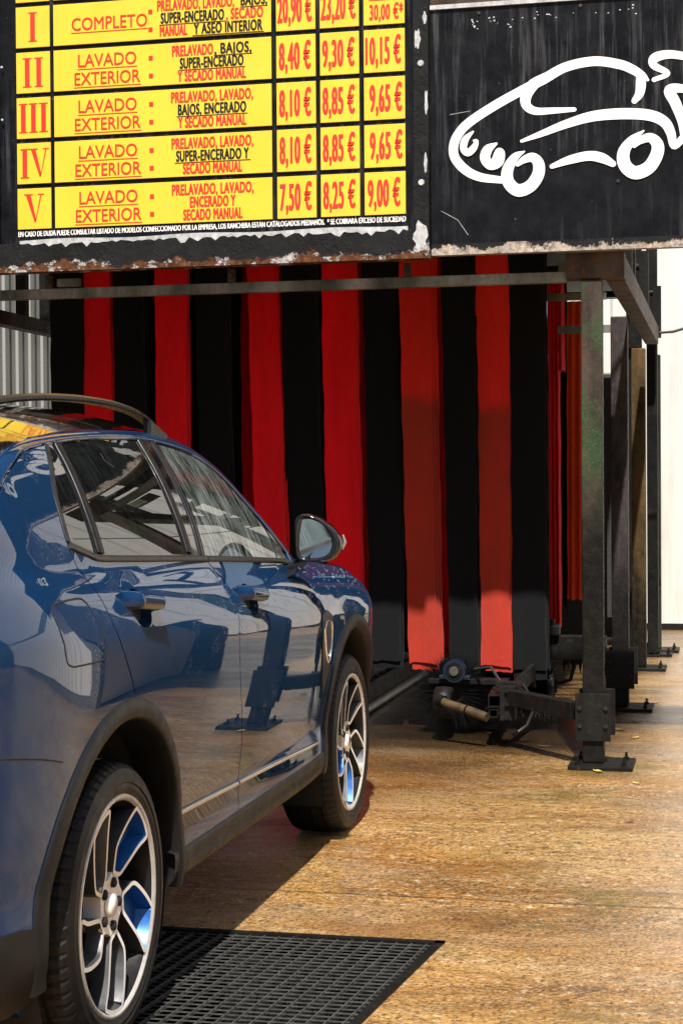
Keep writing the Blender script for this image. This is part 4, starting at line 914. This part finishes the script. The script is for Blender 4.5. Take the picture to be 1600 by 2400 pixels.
def sidestrip(label, mat, x0, x1, zb, y, seed, zt=2.8, n=3):
    rng = random.Random(seed); m = MB(); NX = 18; rows = []; ph = rng.random()*6; rowsb = []
    for i in range(31):
        u = i/30; z = zt+(zb-zt)*u; r_ = []
        for j in range(NX+1):
            v_ = j/NX; r_.append((x0+(x1-x0)*v_+.012*u*math.sin(ph)+.002*math.sin(u*31+j), y+.035*math.sin(v_*math.pi*2*n+ph)*(.4+.6*u)+.03*math.sin(u*3+ph), z+(.008*math.sin(v_*17+ph) if i == 30 else 0)))
        rows.append(r_); rowsb.append([(a, b+.009, c) for a, b, c in r_])
    m.grid(rows); m.grid([r_[::-1] for r_ in rowsb]); m.grid([[r_[0], q[0]] for r_, q in zip(rows, rowsb)], False); m.grid([[r_[-1], q[-1]] for r_, q in zip(rows, rowsb)], False); m.grid([[a, b] for a, b in zip(rows[-1], rowsb[-1])], False)
    return tag(m.build("curtain_strip", mat, recalc=False), label, "curtain strip", 'pleated cloth strips deeper inside the wash')
sidestrip('pleated bright red strip deeper in the wash, just left of the green stained post', 'redc', XW(1256, 11.5), XW(1284, 11.5), .43, 11.5, 3)
sidestrip('narrow pleated red strip with a high cut hem beside the pleated bright red strip', 'redc', XW(1279, 11.44), XW(1295, 11.44), 2.12, 11.44, 4, n=1)
sidestrip('thin black strip between the pleated red strip and the orange red strip', 'blackc', XW(1284, 12.2), XW(1304, 12.2), .50, 12.2, 5, n=1)
sidestrip('orange red pleated strip half hidden by the green stained post deep in the wash', 'orange', XW(1299, 13.6), XW(1350, 13.6), .465, 13.6, 6)

# ------------------------------------------------------------------ brush unit and floor machinery
def brush_unit():
    t = thing("wheel_brush_unit", "black wheel brush on an arm clamped to the front post, with stained white pipe", "brush machine", (-1.4, 9.4, 0))
    O = Vector((-1.4, 9.4, 0))
    def L(*p): return Vector(p)-O
    m = MB(); m.beam(L(-.736, 8.50, .270), L(-1.13, 8.98, .270), .07, .082, .004); m.build("arm", "blacksteel", t)
    m = MB(); m.box(L(-1.17, 8.93, .15), L(-1.09, 9.03, .33), .004).box(L(-1.20, 9.0, .31), L(-1.06, 9.06, .345), .003); h_ = m.build("hinge_block", "blacksteel", t)
    for z in (.17, .24, .31): m = MB(); m.tube([L(-1.13, 8.925, z), L(-1.13, 8.91, z)], .012, 6); m.build("hinge_bolt", "blacksteel", h_)
    m = MB(); m.beam(L(-1.20, 8.96, .246), L(-1.26, 9.9, .246), .066, .066, hollow=.006); m.build("frame_tube", "blacksteel", t)
    m = MB(); m.beam(L(-1.205, 8.96, .183), L(-1.25, 9.6, .183), .045, .045, hollow=.005); m.build("frame_tube", "blacksteel", t)
    m = MB(); m.tube([L(-1.235, 8.93, .166), L(-1.33, 8.98, .190), L(-1.46, 9.05, .216), L(-1.49, 9.07, .225)], .024, 14); m.build("pipe", "pvc", t)
    m = MB(); m.tube([L(-1.345, 8.985, .193), L(-1.352, 8.989, .1945)], .028, 14).tube([L(-1.485, 9.07, .224), L(-1.52, 9.09, .23)], .034, 12); m.build("pipe_clamp", "blacksteel", t)
    m = MB(); m.box(L(-1.62, 9.36, .285), L(-1.18, 9.46, .315), .004); m.build("brush_carrier", "blacksteel", t)
    m = MB(); c = L(-1.47, 9.36, .36); m.box(c+Vector((-.085, -.03, -.046)), c+Vector((.085, .03, -.024)), .005)
    m.tube([c+Vector((0, -.035, 0)), c+Vector((0, .035, 0))], .062, 22); b = m.build("bearing", "blue", t)
    m = MB(); m.tube([c+Vector((0, -.05, 0)), c+Vector((0, -.034, 0))], [.024, .028], 16); m.build("bearing_cap", "meshbar", b)
    m = MB(); m.tube([c+Vector((0, -.039, 0)), c+Vector((0, -.0355, 0))], .048, 20); m.build("bearing_ring", "blacksteel", b)
    # bristle roller lying along the lane
    m = MB(); m.tube([L(-1.50, 9.40, .235), L(-1.42, 10.3, .235)], .085, 16).tube([L(-1.56, 9.72, .26), L(-.97, 9.72, .26)], .06, 14); core = m.build("brush_core", "blacksteel", t)
    rng = random.Random(2); m = MB(); a0 = L(-1.50, 9.38, .235); d = (L(-1.42, 10.3, .235)-a0)
    for k in range(3200):
        u = rng.random()**1.5; a = rng.random()*2*math.pi; r_ = .19+.05*rng.random(); p = a0+d*u; q = Vector((math.cos(a), -.35+.5*rng.random(), math.sin(a)))
        e_ = p+Vector((q.x*r_, q.y*.1, max(-.225, q.z*r_-.012))); s_ = p+Vector((q.x*.07, 0, q.z*.07)); wv = Vector((-q.z, 0, q.x))*.0028
        m.add([s_-wv, s_+wv, e_], [(0, 1, 2)]); wv = Vector((0, .0028, 0)); m.add([s_-wv, s_+wv, e_], [(0, 1, 2)])
    a0 = L(-1.55, 9.72, .26); d = L(-.98, 9.72, .26)-a0
    for k in range(3200):
        u = rng.random(); a = rng.random()*2*math.pi; r_ = .17+.06*rng.random(); p = a0+d*u; q = Vector((.3*rng.gauss(0, 1), math.cos(a), math.sin(a)))
        e_ = p+Vector((q.x*r_, q.y*r_, max(-.25, q.z*r_-.012))); s_ = p+Vector((0, q.y*.05, q.z*.05)); wv = Vector((.0032, 0, 0))
        m.add([s_-wv, s_+wv, e_], [(0, 1, 2)]); wv = Vector((0, -q.z, q.y))*.0032; m.add([s_-wv, s_+wv, e_], [(0, 1, 2)])
    m.build("bristles", "bristle", t)
    m = MB(); m.lathe_x([(-.05, .065), (-.045, .085), (0, .09), (.045, .085), (.05, .065), (.05, .02), (-.05, .02)], 24, L(-1.51, 9.22, .20)); m.build("roller_wheel", "tyre", t)
    m = MB(); m.beam(L(-1.10, 9.05, .30), L(-1.05, 9.55, .36), .03, .08).beam(L(-1.05, 9.5, .28), L(-1.35, 9.62, .28), .04, .04); m.build("bracket", "blacksteel", t)
    m = MB(); m.tube([L(-1.06, 9.02, .33), L(-1.0, 9.1, .22), L(-1.05, 9.15, .10), L(-1.12, 9.1, .05)], .009, 8).tube([L(-1.18, 9.05, .34), L(-1.25, 9.2, .40), L(-1.36, 9.35, .37)], .008, 8); m.build("hose", "cable", t)
brush_unit()
def rear_arm():
    t = thing("rear_brush_arm", "black dripping brush arm with hanging chain and rags, clamped to the second post", "brush machine", (-.9, 10.66, 0)); O = Vector((-.9, 10.66, 0))
    L = lambda *p: Vector(p)-O
    m = MB(); m.beam(L(-.738, 10.66, .37), L(-1.45, 10.72, .37), .09, .15, .005); m.build("arm", "blacksteel", t)
    m = MB(); m.box(L(-1.12, 10.60, .446), L(-1.02, 10.72, .51), .01); m.tube([L(-1.07, 10.66, .51), L(-1.07, 10.66, .545)], .02, 8); m.build("motor_block", "blacksteel", t)
    m = MB(); m.tube([L(-1.09, 10.60, .29), L(-1.08, 10.58, .20), L(-1.02, 10.58, .16), L(-.95, 10.58, .18), L(-.92, 10.60, .29)], .012, 8).tube([L(-1.05, 10.58, .165), L(-1.055, 10.58, .10)], .022, 8).tube([L(-1.07, 10.58, .16), L(-1.08, 10.58, .11)], .015, 8); m.build("chain", "blacksteel", t)
    m = MB(); rng = random.Random(5)
    for k in range(14):
        x = -.74-.26*rng.random(); h_ = .03+.09*rng.random(); wv = .008+.012*rng.random(); y = 10.61+.1*rng.random()
        m.add([L(x-wv, y, .297), L(x+wv, y, .297), L(x+wv*.2+rng.gauss(0, .01), y+.01, .297-h_), L(x-wv, y+.012, .297), L(x+wv, y+.012, .297)], [(0, 1, 2), (3, 2, 4)])
    m.build("rags", "bristle", t)
rear_arm()
def guide():
    t = thing("guide_rail", "low dark ribbed guide rail with pale edge tube ahead of the car's front wheel", "guide rail", (-2.2, 11, 0))
    m = MB()
    for k in range(16): m.box((-.02+.002*k-.01, -1.05+.2*k, .0), (.045, -.93+.2*k, .16))
    m.box((.045, -1.1, .0), (.055, 2.2, .17)); m.build("ribbed_plate", "blacksteel", t)
    m = MB(); m.tube([(.07, -1.15, .03), (.07, 2.2, .03)], .028, 12); m.build("edge_tube", "galv", t)
guide()

# ------------------------------------------------------------------ walls around the yard
def corr(m, p, q, z0, z1, pitch=.2, depth=.03, th=.02):
    """vertically ribbed sheet from p to q, normal to the right of the direction"""
    p, q = Vector((*p, 0)), Vector((*q, 0)); d = q-p; Ln = d.length; d.normalize(); n_ = Vector((d.y, -d.x, 0)); k = int(Ln/pitch); pts = []
    for i in range(k):
        for u, o_ in ((0, 0), (.52, 0), (.60, depth), (.92, depth)): pts.append(p+d*((i+u)*pitch)+n_*o_)
    pts.append(p+d*(k*pitch))
    lo = [(a.x, a.y, z0) for a in pts]; hi = [(a.x, a.y, z1) for a in pts]; b = n_*-th
    lo2 = [(a.x+b.x, a.y+b.y, z0) for a in pts]; hi2 = [(a.x+b.x, a.y+b.y, z1) for a in pts]
    m.grid([lo, hi], False); m.grid([lo2, hi2], False); m.grid([hi, hi2], False); m.grid([lo, lo2], False); return m
t = thing("corrugated_wall", "pale grey corrugated metal wall along the left of the wash bay", "wall", (-4.35, 12, 0))
corr(MB(), (0, -7), (0, 10), .0, 3.6, .2, .012).build("sheet", "greywall", t)
MB().box((-.12, -7, 3.601), (.06, 10, 3.68)).build("coping", "beam", t)
t = thing("white_building", "bright white clad building at the far right beyond the posts", "building", (4, 16.6, 0))
corr(MB(), (-5.6, -.25), (8, -.25), .06, 5.0, .34, .022).build("wall", "whitewall", t)
MB().box((-5.6, -.2, 0), (8, 4, .058)).box((-5.6, -.262, 0), (8, -.2, .055)).build("plinth", "blacksteel", t)
m = MB(); m.box((-5.8, -.3, 5.001), (8.2, 4.5, 5.14))
for k in range(10):
    x = -5.6+1.5*k
    m.box((x, -.2, 5.141), (x+.22, 0, 9.6)); m.box((x-.02, -.22, 9.6), (x+.24, 1.2, 9.75))
m.box((-5.6, -.18, 6.15), (8.2, -.02, 6.36)); m.box((-5.6, -.18, 7.4), (8.2, -.02, 7.6)); m.box((-5.6, -.18, 8.6), (8.2, -.02, 8.75))
for k in range(9):
    x = -5.38+1.5*k
    if k % 3 != 1: m.box((x, -.12, 5.141), (x+1.28, -.08, 6.15))
    if k % 2: m.box((x, -.12, 6.36), (x+1.28, -.08, 7.4))
    if k % 3: m.box((x, -.12, 7.6), (x+1.28, -.08, 8.6))
    m.box((x, -.12, 8.75), (x+1.28, -.08, 9.6))
m.build("roof_truss", "dark", t)
t = thing("corrugated_shed", "long light grey corrugated shed along the right side of the yard", "building", (9.2, 6, 0))
corr(MB(), (0, 8.5), (0, -9), .0, 3.4, .22, .04).build("wall", "greywall", t)
MB().box((-.3, -9, 3.401), (3, 8.5, 3.55)).build("roof", "dark", t)
t = thing("added_white_container", "white ribbed storage container standing at the right of the yard", "container", (.55, 8.8, 0))  # unseen, added so its white side shows in the car's rear flank
corr(MB(), (0, 0), (9.0, 0), .12, 2.75, .24, .03).build("side_wall", "container", t)
m = MB()
for x in (-.06, 9.0): m.box((x, -.01, 0), (x+.06, .08, 2.85))
m.box((-.06, -.012, 2.751), (9.06, .08, 2.85)).box((-.06, -.012, 0), (9.06, .08, .119)).build("frame", "galv", t)
MB().box((-.05, .081, .02), (9.05, 2.0, 2.82), .01).build("body", "container", t)
up_ = t.copy(); COL.objects.link(up_); up_.location = (.6, 8.83, 2.852); up_['label'] = "second added white ribbed container, stacked out of view to heighten the reflection"
for ch in list(t.children): c_ = ch.copy(); COL.objects.link(c_); c_.parent = up_
t['label'] = "lower white ribbed container added out of view to be mirrored in the car"
t['group'] = up_['group'] = "stacked white containers added for reflections"
m = MB(); m.tube([(-.50, 13.0, 2.49), (-.40, 13.0, 2.495), (-.2, 13.0, 2.55), (.4, 13.05, 2.85), (1.0, 13.1, 3.3)], .010, 8)
tag(m.build("cable", "cable"), "loose black cable running off to the right from the end of the rusty side beam", "cable")
t = thing("roof_beam", "rust brown timber beam seen above the black logo sign", "beam", (0, 9.2, 0))
MB().box((-1.9, 0, 3.93), (-.55, .12, 4.10), .005).build("timber", "beam", t)
MB().tube([(-.62, -.02, 3.88), (-.50, .05, 4.02), (-.3, .05, 4.3)], .02, 8).build("strut", "galv", t)
t = thing("added_block_wall", "low grey blue rendered block wall along the right of the yard", "wall", (.42, 11.0, 0))  # unseen, added to put a dark reflection into the car doors
MB().box((0, 0, 0), (7.5, .2, 1.55), .01).build("wall", "bluegrey", t)
MB().box((-.04, -.04, 1.551), (7.54, .24, 1.61), .006).build("coping", "galv", t)
# scraps on the wet floor
rng = random.Random(9)
LF = [(-.53, 10.05, .05, 'leaf', 'dark curled scrap of leaf lying right of the second post'), (-.60, 9.72, .05, 'leaf', 'dark flat scrap lying between the first two posts'), (-.50, 9.45, .03, 'straw', 'small pale leaf lying just behind the front post'),
      (-.62, 8.32, .05, 'straw', 'yellow curved leaf lying at the front edge of the front base plate'), (-.47, 10.9, .06, 'leaf', 'dark leaf beside the base plate of the second post'), (-.95, 9.05, .04, 'leaf', 'small dark scrap under the brush arm'),
      (-.42, 8.02, .03, 'straw', 'tiny pale leaf in the bright floor right of the front post'), (-.40, 7.1, .03, 'leaf', 'tiny dark scrap in the bright floor at the right edge')]
for x, y, s, mt, lab in LF:
    m = MB(); a = rng.random()*6; rows = []
    for i in range(7):
        u = i/6*2-1; hw = s*.32*(1-u*u)+.0005; r_ = []
        for v_ in (-1, 0, 1): lx, ly, lz = u*s, v_*hw, .003+.35*s*(u*u)*.5+.25*abs(v_)*hw; r_.append((x+lx*math.cos(a)-ly*math.sin(a), y+lx*math.sin(a)+ly*math.cos(a), lz))
        rows.append(r_)
    m.grid(rows); tag(m.build("leaf", mt), lab, "leaf", "scraps of leaf on the wet floor")
